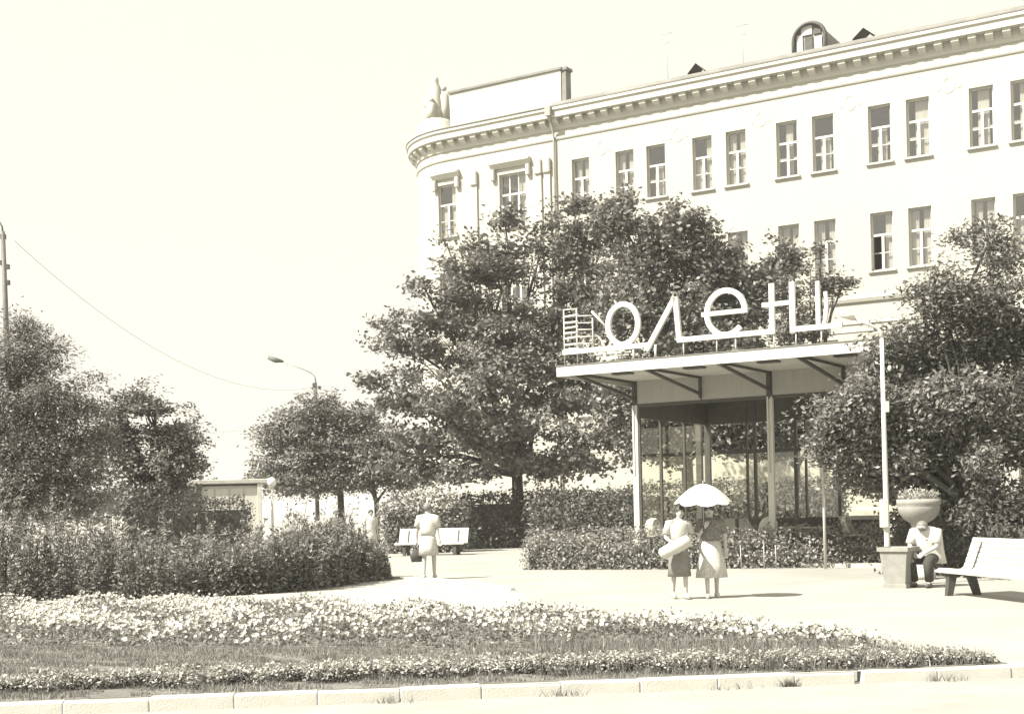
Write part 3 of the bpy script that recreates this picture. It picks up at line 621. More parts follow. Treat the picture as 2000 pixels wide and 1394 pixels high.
def hedge(name, label, path, width, z0, z1, dens, size, m, seed=1, aspect=.55, rough=.12, cat='hedge', tuft=0.0):
    r = np.random.default_rng(seed); path = [np.array(p[:2], float) for p in path]; base = np.array([path[0][0], path[0][1], 0])
    root = thing(name, label, cat, base)
    C = []; Nn = []
    core = MB()
    for a, b in zip(path[:-1], path[1:]):
        d = b - a; Ln = np.linalg.norm(d); d = d / Ln; nn = np.array([-d[1], d[0]])
        n = int(dens * Ln * (2 * (z1 - z0) + width)); s_ = r.uniform(0, Ln, n); f = r.uniform(0, 1, n)
        hgt = z1 - z0; per = 2 * hgt + width; q = f * per
        t = np.where(q < hgt, -width / 2, np.where(q < hgt + width, q - hgt - width / 2, width / 2)); z = np.where(q < hgt, q, np.where(q < hgt + width, hgt, per - q)) + z0
        no = np.stack([np.where(q < hgt, -1, np.where(q < hgt + width, 0, 1.0)), np.where((q >= hgt) & (q < hgt + width), 1.0, 0)], 1)
        p = np.stack([a[0] + d[0] * s_ + nn[0] * t, a[1] + d[1] * s_ + nn[1] * t, z], 1)
        N3 = np.stack([nn[0] * no[:, 0], nn[1] * no[:, 0], no[:, 1]], 1)
        lump = lumpy(p, 3.0, seed)[:, None] * rough + r.normal(size=(n, 1)) * rough * .7
        p = p + N3 * lump + r.normal(size=(n, 3)) * .04
        if tuft: p[:, 2] += np.where(z > z1 - .05, np.abs(r.normal(size=n)) * tuft, 0)
        C.append(p); Nn.append(N3 * .5 + r.normal(size=(n, 3)) * .6 + np.array([0, 0, .5]))
        i = rough + .10
        w2 = max(width / 2 - i, .05)
        q4 = [a - nn * w2, b - nn * w2, b + nn * w2, a + nn * w2]
        core.add([(x[0] - base[0], x[1] - base[1], zz) for zz in (z0, z1 - i) for x in q4], [(0, 3, 2, 1), (4, 5, 6, 7), (0, 1, 5, 4), (1, 2, 6, 5), (2, 3, 7, 6), (3, 0, 4, 7)])
    # the two ends
    for e, dr in ((path[0], path[0] - path[1]), (path[-1], path[-1] - path[-2])):
        dr = dr / np.linalg.norm(dr); nn = np.array([-dr[1], dr[0]]); n = int(dens * width * (z1 - z0))
        t = r.uniform(-.5, .5, n) * width; z = r.uniform(z0, z1, n); p = np.stack([e[0] + nn[0] * t, e[1] + nn[1] * t, z], 1)
        N3 = np.tile([dr[0], dr[1], 0], (n, 1)); C.append(p + N3 * np.abs(r.normal(size=(n, 1))) * rough); Nn.append(N3 * .5 + r.normal(size=(n, 3)) * .6 + np.array([0, 0, .5]))
    C = np.concatenate(C); C[:, 2] = np.maximum(C[:, 2], .02)
    link('foliage', poly_mesh('foliage', leaves(C - base, np.concatenate(Nn), size, aspect), m), root)
    core.build('stems', 'bark', root); return root
ha, hb, hc = ground(1020, 1113), ground(1260, 1112), ground(1740, 1107)
off = np.array([0.25, .42, 0])
hedge('hedge', 'low clipped hedge fronting the cafe terrace behind the couple', [ha + off, hb + off, hc + off], .8, 0, .80, 430, .085, 'leaf_k', 31, rough=.10, tuft=.09)
hedge('hedge', 'tall dark hedge behind the left bench and the maple trunk', [at(900, 1060, 53), at(1060, 1060, 54), at(1240, 1060, 52)], 1.0, 0, 2.0, 230, .15, 'leaf_h', 32, rough=.12, tuft=.1)
hedge('hedge', 'clipped rounded hedge bending left of the cafe, right of the maple trunk', [at(1050, 1045, 44), at(1150, 1045, 43), at(1245, 1045, 42)], 1.0, 0, 1.85, 260, .13, 'leaf_h', 33, rough=.14, tuft=.12)
hedge('bush', 'pale bushy shrub just behind the woman in the white blouse', [at(760, 1045, 50), at(830, 1045, 50), at(895, 1045, 50.5)], 1.3, 0, 1.95, 240, .14, 'leaf_s', 34, rough=.2, cat='bush', tuft=.15)
hedge('hedge', 'dark clipped hedge in front of the small kiosk', [at(255, 1030, 36), at(380, 1030, 36.5), at(478, 1030, 37)], 1.1, 0, 1.92, 420, .075, 'leaf_d', 35, rough=.10, tuft=.06)
hedge('hedge', 'dark hedge seen through the back of the cafe', [at(1230, 1040, 46), at(1420, 1040, 44), at(1640, 1040, 41.5)], .9, 0, 2.1, 200, .15, 'leaf_h', 36, rough=.12, tuft=.1)
hedge('bush', 'dark shrubs under the ash tree behind the right bench', [at(1770, 1090, 29), at(1890, 1090, 28), at(2050, 1090, 26)], 1.5, 0, 1.35, 330, .10, 'leaf_h', 37, rough=.22, cat='bush', tuft=.2)
# the tall loose border on the left: upright leafy stems
def stem_border(name, label, front, back, ns, seed):
    r = np.random.default_rng(seed); base = np.array([front[2][0], front[2][1], 0]); root = thing(name, label, 'shrub', base)
    F_ = np.array([p[:2] for p in front]); B_ = np.array([p[:2] for p in back]); H_ = np.array([p[2] for p in front])
    u = r.uniform(0, len(front) - 1.001, ns); i = u.astype(int); f = (u - i)[:, None]; v = r.uniform(0, 1, (ns, 1)) ** 1.2
    p = (F_[i] * (1 - f) + F_[i + 1] * f) * (1 - v) + (B_[i] * (1 - f) + B_[i + 1] * f) * v
    spike = 1 + .35 * (r.uniform(size=ns) < .12)
    h = spike * (H_[i] * (1 - f[:, 0]) + H_[i + 1] * f[:, 0]) * (.72 + .28 * v[:, 0] ** .6) * (1 + .15 * r.normal(size=ns) + .22 * lumpy(np.c_[p, np.zeros(ns)], 3.0, seed))
    keep = lumpy(np.c_[p, np.zeros(ns)], 4.5, seed + 3) > -.25 + .3 * r.normal(size=ns)
    p, h = p[keep], h[keep]; ns = len(p)
    lean = r.normal(size=(ns, 2)) * .11
    per = 62; n = ns * per; k = np.repeat(np.arange(ns), per); t = r.uniform(.015, 1, n) ** 1.1
    c = np.stack([p[k, 0] + lean[k, 0] * t ** 2 * h[k], p[k, 1] + lean[k, 1] * t ** 2 * h[k], h[k] * t], 1)
    spread = .14 * (1 - t * .7); a = r.uniform(0, 6.3, n); dirv = np.stack([np.cos(a), np.sin(a), .5 + t], 1)
    c[:, :2] += dirv[:, :2] * spread[:, None]
    nr = np.stack([np.cos(a) * .5, np.sin(a) * .5, np.ones(n) * .9], 1) + r.normal(size=(n, 3)) * .5
    link('foliage', poly_mesh('foliage', leaves(c - base, nr, .10, .42, dirv), 'leaf_s'), root)
    st = MB()
    for j in range(0, ns, 2): st.tube([(p[j, 0] - base[0], p[j, 1] - base[1], 0), (p[j, 0] - base[0] + lean[j, 0] * .25 * h[j], p[j, 1] - base[1] + lean[j, 1] * .25 * h[j], h[j] * .5), (p[j, 0] - base[0] + lean[j, 0] * h[j], p[j, 1] - base[1] + lean[j, 1] * h[j], h[j] * .97)], [.012, .01, .004], 4, cap=False)
    st.build('stems', 'bark', root)
    return root
fr_ = [(-13.5, 25.9, 1.66), (-9.8, 25.6, 1.60), (-6.8, 25.5, 1.06), (-5.3, 26.2, 1.06), (-4.1, 27.2, 1.22), (-3.35, 29.9, .95), (-2.95, 30.9, .45)]
bk_ = [(-13.5, 28.9, 0), (-9.8, 28.8, 0), (-6.9, 28.8, 0), (-5.4, 30.0, 0), (-4.3, 31.5, 0), (-3.6, 32.0, 0), (-3.1, 32.2, 0)]
stem_border('shrub_border', 'tall loose border of upright leafy shrubs behind the white flower bed', fr_, bk_, 2300, 41)
# far trees beyond the kiosk
tl = crown_pts([(at(x, 985, 150), 3.2, 2.6 + (k % 3) * .7) for k, x in enumerate(range(-160, 410, 34))], 700, 51, -.8, .5)
fo = link('distant_trees', poly_mesh('distant_trees', crown(tl, 16, 1.3, .5, .6, .6, seed=51), 'leaf_h')); tag(fo, 'low dark line of far trees left of the kiosk', 'trees', kind='stuff')

# ------------------------------------------------------------------ lawn grass, flowers, low plants
def inside(p, poly):
    x, y = p[:, 0], p[:, 1]; r = np.zeros(len(p), bool); n = len(poly)
    for i in range(n):
        x0, y0 = poly[i][:2]; x1, y1 = poly[(i + 1) % n][:2]
        c = ((y0 > y) != (y1 > y)); xi = x0 + (y - y0) * (x1 - x0) / (y1 - y0 + 1e-12); r ^= c & (x < xi)
    return r
def scatter(n, x0, x1, y0, y1, poly, seed):
    r = np.random.default_rng(seed); p = np.stack([r.uniform(x0, x1, n), r.uniform(y0, y1, n)], 1); return p[inside(p, poly)]
def blades(p, h, wd, seed, lean=.5):
    r = np.random.default_rng(seed); n = len(p); a = r.uniform(0, 6.3, n); d = np.stack([np.cos(a), np.sin(a), 0 * a], 1)
    hh_ = (h * r.uniform(.5, 1.4, n))[:, None]; c = np.c_[p, np.full(n, .004)]; b = r.uniform(0, 6.3, n)
    tip_ = c + np.stack([np.cos(b), np.sin(b), 0 * b], 1) * hh_ * lean * r.uniform(0, 1.4, (n, 1)) + np.array([0, 0, 1]) * hh_
    return np.stack([c - d * wd, c + d * wd, tip_], 1)
grass_poly = [kp(-14, .20), kp(9.1, .20), (4.6, 12.9), (3.4, 14.5), (1.69, 15.1), (-.63, 15.6), (-3.09, 16.1), (-6.46, 17.0), (-16, 17.1)]
gp = scatter(150000, -8, 5, 10.8, 17.2, grass_poly, 61)
gp = gp[lumpy(np.c_[gp, 0 * gp[:, 0]], 2.5, 62) > -.75]
hgr = .032 + .03 * np.clip(lumpy(np.c_[gp, 0 * gp[:, 0]], 3.5, 63), -1, 1)
gr = link('grass', poly_mesh('grass', blades(gp, hgr, .0055, 64), 'grass')); tag(gr, 'short lawn grass between kerb and flower bed', 'grass', kind='stuff')
# weeds in the kerb joints and gutter
wp = []
for s_, n in ((7.0, 160), (4.9, 40), (8.55, 40), (3.3, 40), (6.4, 20)):
    q = RNG.normal(size=(n, 2)) * np.array([.045 if n > 100 else .12, .05])
    for a, b in q: wp.append(kp(s_ + a, -.02 + abs(b) * (1.0 if n > 100 else -1)))
wb = blades(np.array(wp), .07, .006, 66, .8); wb[:, :, 2] -= .11
tag(link('gutter_weeds', poly_mesh('gutter_weeds', wb, 'grass')), 'small weeds sprouting in the gutter and kerb joints', 'weeds', kind='stuff')
# low edging row of small-leaved plants
def row_t(s_): return .95 - .045 * s_ + .10 * np.sin(s_ * 1.3) * .6 + .02 * np.sin(s_ * 5)
r = np.random.default_rng(71); nb = 620; ss = r.uniform(-4, 9.1, nb)
tt = np.where(ss < 4.6, .95 - .10 * (ss > 99), np.maximum(.95 - (ss - 4.6) * .13, .30)) + r.normal(size=nb) * np.where(ss < 4.6, .14, .16)
rc = np.array([kp(a, max(b, .2)) for a, b in zip(ss, tt)]); rh = r.uniform(.10, .19, nb) * np.where(ss > 8, .75, 1)
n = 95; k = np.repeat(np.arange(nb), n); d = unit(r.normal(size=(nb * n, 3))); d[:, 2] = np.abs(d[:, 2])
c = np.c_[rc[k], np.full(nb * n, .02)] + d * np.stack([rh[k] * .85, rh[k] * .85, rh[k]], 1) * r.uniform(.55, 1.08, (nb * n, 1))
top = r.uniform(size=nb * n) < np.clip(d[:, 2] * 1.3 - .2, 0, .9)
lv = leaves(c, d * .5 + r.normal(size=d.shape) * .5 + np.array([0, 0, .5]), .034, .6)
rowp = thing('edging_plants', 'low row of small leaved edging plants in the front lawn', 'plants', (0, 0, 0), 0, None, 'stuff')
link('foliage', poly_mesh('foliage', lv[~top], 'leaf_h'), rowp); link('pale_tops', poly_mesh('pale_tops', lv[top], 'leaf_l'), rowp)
# taller grass tufts between the row and the flowers on the right half
tp = scatter(9000, .2, 4.6, 12.6, 15.4, grass_poly, 73)
tg = link('tall_grass', poly_mesh('tall_grass', blades(tp, .14, .006, 74, .45), 'grass')); tag(tg, 'taller unmown grass before the right part of the flower bed', 'grass', kind='stuff')
# white petunias
fp = scatter(26000, -11.5, 4.6, 12.9, 24.3, bed_pts, 81)
dens = np.clip((.48 + .9 * lumpy(np.c_[fp, 0 * fp[:, 0]], 1.6, 82)), .12, 1)
def dist_front(p):
    F_ = np.array([q for q in bed_pts[:7]]); return p[:, 1] - np.interp(p[:, 0], F_[:, 0], F_[:, 1])
df = dist_front(fp); r = np.random.default_rng(83)
hum = .17 + .10 * lumpy(np.c_[fp, 0 * fp[:, 0]], 2.4, 84)
hz = np.clip(hum, .07, .30) * np.clip(.45 + df * .9, .4, 1) * np.where(fp[:, 0] > 3, .75, 1)
lk = np.repeat(np.arange(len(fp)), 5); q = np.c_[fp[lk], np.zeros(len(lk))] + np.c_[r.normal(size=(len(lk), 2)) * .07, hz[lk] * r.uniform(.05, 1, len(lk))]
flw = thing('petunias', 'wide bed of white petunias in full bloom across the foreground', 'flowers', (0, 0, 0), 0, None, 'stuff')
link('foliage', poly_mesh('foliage', leaves(q, r.normal(size=q.shape) * .6 + np.array([0, -.1, .7]), .06, .5), 'leaf_f'), flw)
fsel = r.uniform(size=len(fp)) < dens * np.clip(.10 + df * .75, .10, .86)
fc = np.c_[fp[fsel], hz[fsel] + r.uniform(-.03, .05, fsel.sum())]; N_ = len(fc)
nn = unit(np.stack([r.normal(size=N_) * .45, -.55 + r.normal(size=N_) * .45, .75 + r.normal(size=N_) * .25], 1)); a = unit(np.cross(nn, r.normal(size=(N_, 3)))); b = np.cross(nn, a)
R_ = (.020 + .018 * r.uniform(size=N_) ** 1.5)[:, None]; tris = []
ring = []
for j in range(10):
    t = 2 * math.pi * j / 10; rr_ = R_ * (1.0 if j % 2 == 0 else .86); ring.append(fc + (a * math.cos(t) + b * math.sin(t)) * rr_ + nn * (.010 if j % 2 else 0.0))
cen = fc - nn * R_ * .55
for j in range(10): tris.append(np.stack([cen, ring[j], ring[(j + 1) % 10]], 1))
Vv = np.stack([cen] + ring, 1)                                          # one vertex per centre so each flower is one island
me = bpy.data.meshes.new('blooms'); me.vertices.add(N_ * 11); me.vertices.foreach_set('co', Vv.reshape(-1).astype(np.float32))
tri = np.array([(0, 1 + j, 1 + (j + 1) % 10) for j in range(10)]); T_ = (np.arange(N_)[:, None, None] * 11 + tri[None]).reshape(-1, 3)
me.loops.add(T_.size); me.loops.foreach_set('vertex_index', T_.reshape(-1).astype(np.int32)); me.polygons.add(len(T_)); me.polygons.foreach_set('loop_start', np.arange(0, T_.size, 3, dtype=np.int32))
me.materials.append(M['petal']); me.update(calc_edges=True); link('blooms', me, flw)

# ------------------------------------------------------------------ lamps, poles, wires
pl0 = at(28, 1000, 40); pl0[2] = 0
pole = thing('street_lamp', 'tall lamp pole with curved arm and wire brackets at the left edge', 'street lamp', pl0, 0, 'street lamps along the road')
zt = at(18, 452, 40)[2]
MB().tube([(0, 0, 0), (-.03, 0, 4), (-.12, 0, 7.2), (-.16, 0, zt)], [.12, .10, .085, .065], 10).build('pole', 'polemat', pole)
MB().tube([(-.16, 0, zt), (-.18, 0, zt + .15), (-.28, 0, zt + .33), (-.5, 0, zt + .42), (-1.5, 0, zt + .55)], [.03, .028, .026, .024, .022], 8).build('arm', 'polemat', pole)
MB().loft([(-1.75, 0, zt + .45, .28, .11), (-1.75, 0, zt + .55, .33, .13), (-1.75, 0, zt + .63, .2, .08)], 12).build('lamp_head', 'greypole', pole)
for py, dxx in ((462, -.03), (513, -.06), (521, .06), (552, .06)):
    z = at(20, py, 40)[2]; MB().box(-.19 + dxx, -.05 + dxx, -.06, .06, z - .07, z + .07).build('insulator', 'darkmetal', pole)
l2 = at(620, 1000, 62); l2[2] = 0
lamp2 = thing('street_lamp', 'distant street lamp with long arm rising out of the round lime tree', 'street lamp', l2, 0, 'street lamps along the road')
def lz(px, py): p = at(px, py, 62); return (p[0] - l2[0], 0, p[2])
MB().tube([(0, 0, 0), (0, 0, 4), lz(617, 748)], [.11, .09, .06], 10).build('pole', 'polemat', lamp2)
MB().tube([lz(617, 748), lz(615, 736), lz(608, 728), lz(590, 720), lz(552, 706)], [.035, .032, .03, .028, .026], 8).build('arm', 'greypole', lamp2)
h1, h2 = lz(553, 706), lz(524, 698)
MB().tube([h1, ((h1[0] + h2[0]) / 2, 0, (h1[2] + h2[2]) / 2 - .03), h2], [.05, .13, .09], 10).build('lamp_head', 'polemat', lamp2)
MB().box(-.09, .06, -.08, .08, lz(617, 752)[2] - .12, lz(617, 752)[2] + .1).build('insulator', 'darkmetal', lamp2)
def wire(label, p, q, sag, rad=.008, n=22):
    p = np.array(p); q = np.array(q); t = np.linspace(0, 1, n); pts = p + (q - p) * t[:, None]; pts[:, 2] -= 4 * sag * t * (1 - t)
    o = MB().tube(pts - p, rad, 5).build('overhead_wire', 'greypole', None, p); tag(o, label, 'wire', 'wires between the street lamps'); return o
wire('long sagging wire from the left pole to the distant lamp', at(28, 470, 40), at(614, 756, 62), 1.55, .008)
wire('short lower wire showing left of the lime tree', at(372, 846, 60), at(480, 838, 60), .05, .012)
gl0 = at(532, 1000, 42); gl0[2] = 0
gl_ = thing('globe_lamp', 'park lamp with white globe beside the kiosk corner', 'park lamp', gl0)
MB().tube([(0, 0, 0), (0, 0, at(532, 952, 42)[2])], [.05, .035], 8).build('pole', 'white', gl_)
z = at(532, 941, 42)[2]; MB().ball((0, 0, z), (.145, .145, .155), 16, 10).build('globe', 'gloss', gl_)
MB().loft([(0, 0, z - .22, .045, .045), (0, 0, z - .14, .08, .08), (0, 0, z - .12, .08, .08)], 10).build('collar', 'white', gl_)
# white lamp on the plaza with its arm over the canopy end
pp0 = ground(1735, 1128); 
pp0 = at(1735, 1128, 24.7); pp0[2] = 0
pl = thing('park_lamp', 'slim white lamp post with bent arm standing behind the square planter', 'park lamp', pp0)
def pz(px, py): p = at(px, py, 24.7); return (p[0] - pp0[0], 0, p[2])
MB().tube([(0, 0, 0), pz(1733, 1060), pz(1727, 850), pz(1722, 660)], [.06, .055, .045, .036], 10).build('pole', 'white', pl)
MB().tube([pz(1722, 662), pz(1720, 648), pz(1713, 640), pz(1700, 635), pz(1664, 621)], [.036, .034, .03, .028, .022], 8).build('arm', 'white', pl)
a_, b_2 = pz(1668, 622), pz(1640, 612); MB().tube([a_, b_2], [.05, .065], 10).build('lamp_head', 'white', pl)
bx = pz(1727, 1000); MB().bevbox(bx[0] - .075, bx[0] + .055, -.10, .06, pz(0, 0)[2] * 0 + at(1727, 1030, 24.7)[2], at(1727, 975, 24.7)[2], .015).build('switch_box', 'white', pl)
bx = pz(1735, 720); MB().ball((bx[0], -.08, bx[2]), (.035, .05, .055), 10, 8).build('spotlight', 'white', pl)
bx = pz(1731, 790); MB().box(bx[0] - .02, bx[0] + .03, -.08, -.03, bx[2] - .14, bx[2] + .06).build('junction_box', 'white', pl)
# pale post with a short arm in front of the cafe
s0 = at(1611, 1050, 31.4); s0[2] = 0
spst = thing('marker_post', 'thin pale post with short side arm among the leaves before the cafe', 'post', s0)
def mz(px, py): p = at(px, py, 31.4); return (p[0] - s0[0], 0, p[2])
MB().tube([(0, 0, 0), mz(1606, 853)], .035, 8).build('pole', 'white', spst); MB().tube([mz(1605, 855), mz(1632, 853)], .03, 8).build('arm', 'white', spst)
# thin stakes in the hedge
stk = MB().tube([(0, 0, 0), (0, 0, .58)], .008, 6).mesh('garden_stake', 'white')
for px, lab in ((1448, 'thin white stake in the low hedge just right of the couple'), (1492, 'thin white stake in the low hedge left of the second cafe post'), (1516, 'thin white stake in the low hedge under the second cafe post')):
    p = ground(px, 1111); o = link('garden_stake', stk, None, (p[0], p[1] - .03, 0)); o.rotation_euler = (RNG.normal() * .03, RNG.normal() * .03, 0); tag(o, lab, 'stake', 'stakes in the cafe hedge')

# ------------------------------------------------------------------ the kiosk
k0 = at(505, 1005, 46); k0[2] = 0
kio = thing('kiosk', 'small pale kiosk with flat overhanging roof behind the dark hedge', 'kiosk', k0, math.radians(8))
kl = (505 - 395) * 46 / FOC
zr = at(460, 936, 46)[2]
b = MB().box(-kl, 0, 0, 1.9, 0, zr - .16).build('wall', 'white', kio)
for i in range(4): MB().box(-kl + i * kl / 4 + .03, -kl + (i + 1) * kl / 4 - .03, -.03, 0, .3, zr - .30).build('wall_panel', 'white', kio)
MB().box(-kl - .02, 0.02, -.034, -.002, zr - .22, zr - .165).build('roof_shade_strip', 'darkwood', kio)  # dark strip drawn in as the shadow under the roof edge
MB().bevbox(-kl - .30, .40, -.16, 2.2, zr - .15, zr, .02).build('roof', 'concrete', kio)
MB().bevbox(-.02, .12, -.12, .02, 0, zr - .16, .01).build('corner_post', 'white', kio)
MB().box(-kl - .1, -kl + .03, -.1, .02, 0, zr - .16).build('corner_post', 'darkwood', kio)

# ------------------------------------------------------------------ planters
q0 = at(1756, 1143, 24.2); q0[2] = 0
plt = thing('square_planter', 'square tapered concrete planter at the foot of the white lamp post', 'planter', q0, math.radians(-38))
b = MB(); h_ = .74
def sq(w, z): return [(-w, -w, z), (w, -w, z), (w, w, z), (-w, w, z)]
prof = [(.215, 0), (.215, .07), (.19, .075), (.255, .66), (.29, .665), (.29, h_), (.24, h_), (.23, h_ - .06)]
vs = [v for w_, z_ in prof for v in sq(w_, z_)]
b.add(vs, [(4 * i + k, 4 * i + (k + 1) % 4, 4 * i + 4 + (k + 1) % 4, 4 * i + 4 + k) for i in range(len(prof) - 1) for k in range(4)] + [(28, 29, 30, 31)]); b.build('tub', 'tubmat', plt)
u0 = at(1797, 1100, 26.6); u0[2] = 0
urn = thing('flower_bowl', 'wide round concrete flower bowl on a pedestal behind the seated man', 'planter', u0)
zr_, rb = 1.60, .43
MB().loft([(0, 0, 0, .3, .3), (0, 0, .12, .3, .3), (0, 0, .2, .17, .17), (0, 0, .95, .13, .13), (0, 0, 1.12, .17, .17)], 16).build('pedestal', 'concrete', urn)
MB().loft([(0, 0, 1.12, .17, .17), (0, 0, 1.2, .30, .30), (0, 0, 1.32, rb * .88, rb * .88), (0, 0, 1.44, rb * .97, rb * .97), (0, 0, 1.47, rb * .93, rb * .93), (0, 0, 1.50, rb, rb), (0, 0, zr_, rb, rb), (0, 0, zr_ - .02, rb * .9, rb * .9)], 24).build('bowl', 'tubmat', urn)
r = np.random.default_rng(91); n = 900; a = r.uniform(0, 6.3, n); q = np.sqrt(r.uniform(0, 1, n)) * rb * .95
c = np.stack([q * np.cos(a), q * np.sin(a), zr_ + np.abs(r.normal(size=n)) * .09], 1)
link('plants', poly_mesh('plants', leaves(c, r.normal(size=(n, 3)) * .6 + np.array([0, 0, .6]), .07, .5), 'leaf_l'), urn)

# ------------------------------------------------------------------ benches
def bench(label, loc, rz, length):
    root = thing('park_bench', label, 'bench', loc, rz, 'white slatted park benches')
    prof = [(-.30, .40), (-.235, .425), (-.15, .425), (-.065, .42), (.02, .41), (.105, .405), (.18, .43), (.225, .50), (.255, .58), (.285, .66), (.315, .74), (.345, .82), (.375, .90)]
    n = len(prof)
    for i, (y, z_) in enumerate(prof):
        a = prof[max(i - 1, 0)]; c = prof[min(i + 1, n - 1)]; d = np.array([c[0] - a[0], c[1] - a[1]]); d = d / np.linalg.norm(d); q = np.array([-d[1], d[0]])
        vs = []
        for x in (-length / 2, length / 2):
            for s1, s2 in ((-1, -1), (1, -1), (1, 1), (-1, 1)): vs.append((x, y + d[0] * .036 * s1 + q[0] * .014 * s2, z_ + d[1] * .036 * s1 + q[1] * .014 * s2))
        MB().add(vs, [(0, 3, 2, 1), (4, 5, 6, 7), (0, 1, 5, 4), (1, 2, 6, 5), (2, 3, 7, 6), (3, 0, 4, 7)]).build('slat', 'white', root)
    for x in (-length / 2 + .35, length / 2 - .35):
        f = MB(); w_ = .05
        for p_, q_ in (((-.29, .385), (.12, .385)), ((.12, .385), (.20, .44)), ((.20, .44), (.36, .86))): f.beam((x, p_[0], p_[1]), (x, q_[0], q_[1]), w_, .05, (1, 0, 0) if False else (0, 0, 1))
        f.build('frame', 'darkwood', root)
        for y0, y1 in ((-.20, -.26), (.12, .24)): 
            l = MB(); l.add([(x - .06, y0 - .07, .37), (x + .06, y0 - .07, .37), (x + .06, y0 + .07, .37), (x - .06, y0 + .07, .37), (x - .05, y1 - .05, 0), (x + .05, y1 - .05, 0), (x + .05, y1 + .05, 0), (x - .05, y1 + .05, 0)], [(0, 1, 2, 3), (4, 7, 6, 5), (0, 4, 5, 1), (1, 5, 6, 2), (2, 6, 7, 3), (3, 7, 4, 0)])
            l.build('leg', 'darkwood', root)
    return root
br = bench('white slatted bench at the right edge with a man on its end', (7.32 + .30, 20.6, 0), math.radians(-81), 3.4)
bl_ = at(843, 1083, 47); bench('white slatted bench by the hedge behind the woman in the white blouse', (bl_[0], bl_[1], 0), math.radians(-14), 2.55)

# ------------------------------------------------------------------ cafe chairs and tables
def cafe_chair(label, loc, rz):
    root = thing('cafe_chair', label, 'chair', loc, rz, 'shell chairs on the cafe terrace')
    sh = MB(); n = 13; vs = []
    for j, (z_, rr_, lean) in enumerate(((.45, .24, 0), (.60, .27, .04), (.76, .25, .09), (.88, .17, .13), (.93, .06, .15))):
        for i in range(n):
            t = math.radians(-65 + 310 * 0 + 130 + (-130 + 260 * i / (n - 1)) * .5 - 40 * 0) ; t = math.pi / 2 + math.radians(-80 + 160 * i / (n - 1)); vs.append((rr_ * math.cos(t), rr_ * math.sin(t) * .9 + lean, z_))
    sh.add(vs, [(j * n + i, j * n + i + 1, (j + 1) * n + i + 1, (j + 1) * n + i) for j in range(4) for i in range(n - 1)], True)
    o = sh.build('backrest', 'whitesign', root); md_ = o.modifiers.new('solid', 'SOLIDIFY'); md_.thickness = .02
    MB().loft([(0, 0, .42, .20, .20), (0, 0, .44, .24, .24), (0, 0, .46, .24, .24)], 16).build('seat', 'white', root)
    for sx, sy in ((-1, -1), (1, -1), (1, 1), (-1, 1)): MB().tube([(sx * .13, sy * .13, .42), (sx * .21, sy * .21, 0)], .011, 6).build('leg', 'darkmetal', root)
    return root
def cpos(px, Y): p = at(px, 1040, Y); p[2] = .0; return p
cafe_chair('white shell chair left of the couple, half behind the hedge', cpos(1281, 35.6) + np.array([0, 0, .32]), math.radians(150))
cafe_chair('white shell chair with rounded back just left of the second cafe post', cpos(1497, 33.8) + np.array([0, 0, .32]), math.radians(195))
cafe_chair('pale shell chair between the marker post and the white lamp post', cpos(1668, 32.4) + np.array([0, 0, .32]), math.radians(60))
cafe_chair('pale shell chair just right of the white lamp post', cpos(1750, 30.6) + np.array([0, 0, .32]), math.radians(110))
def cafe_table(label, loc):
    root = thing('cafe_table', label, 'table', loc, 0, 'small tables on the cafe terrace')
    MB().loft([(0, 0, .72, .36, .36), (0, 0, .75, .38, .38)], 20).build('table_top', 'white', root)
    MB().tube([(0, 0, .02), (0, 0, .72)], .03, 8).build('pedestal', 'darkmetal', root); MB().loft([(0, 0, 0, .22, .22), (0, 0, .03, .18, .18)], 14).build('foot', 'darkmetal', root)
cafe_table('small white cafe table right of the second cafe post', cpos(1543, 33.5) + np.array([0, 0, .22]))
cafe_table('small white cafe table beside the marker post', cpos(1592, 33.0) + np.array([0, 0, .22]))
sheet('terrace', [tuple(ha[:2] + np.array([.6, .95])), tuple(hc[:2] + np.array([.4, .95])), tuple(hc[:2] + np.array([1.5, 4.2])), tuple((C0 + EYV * .2)[:2]), tuple((C0 + EXV * -1)[:2])], .012, 'concrete')

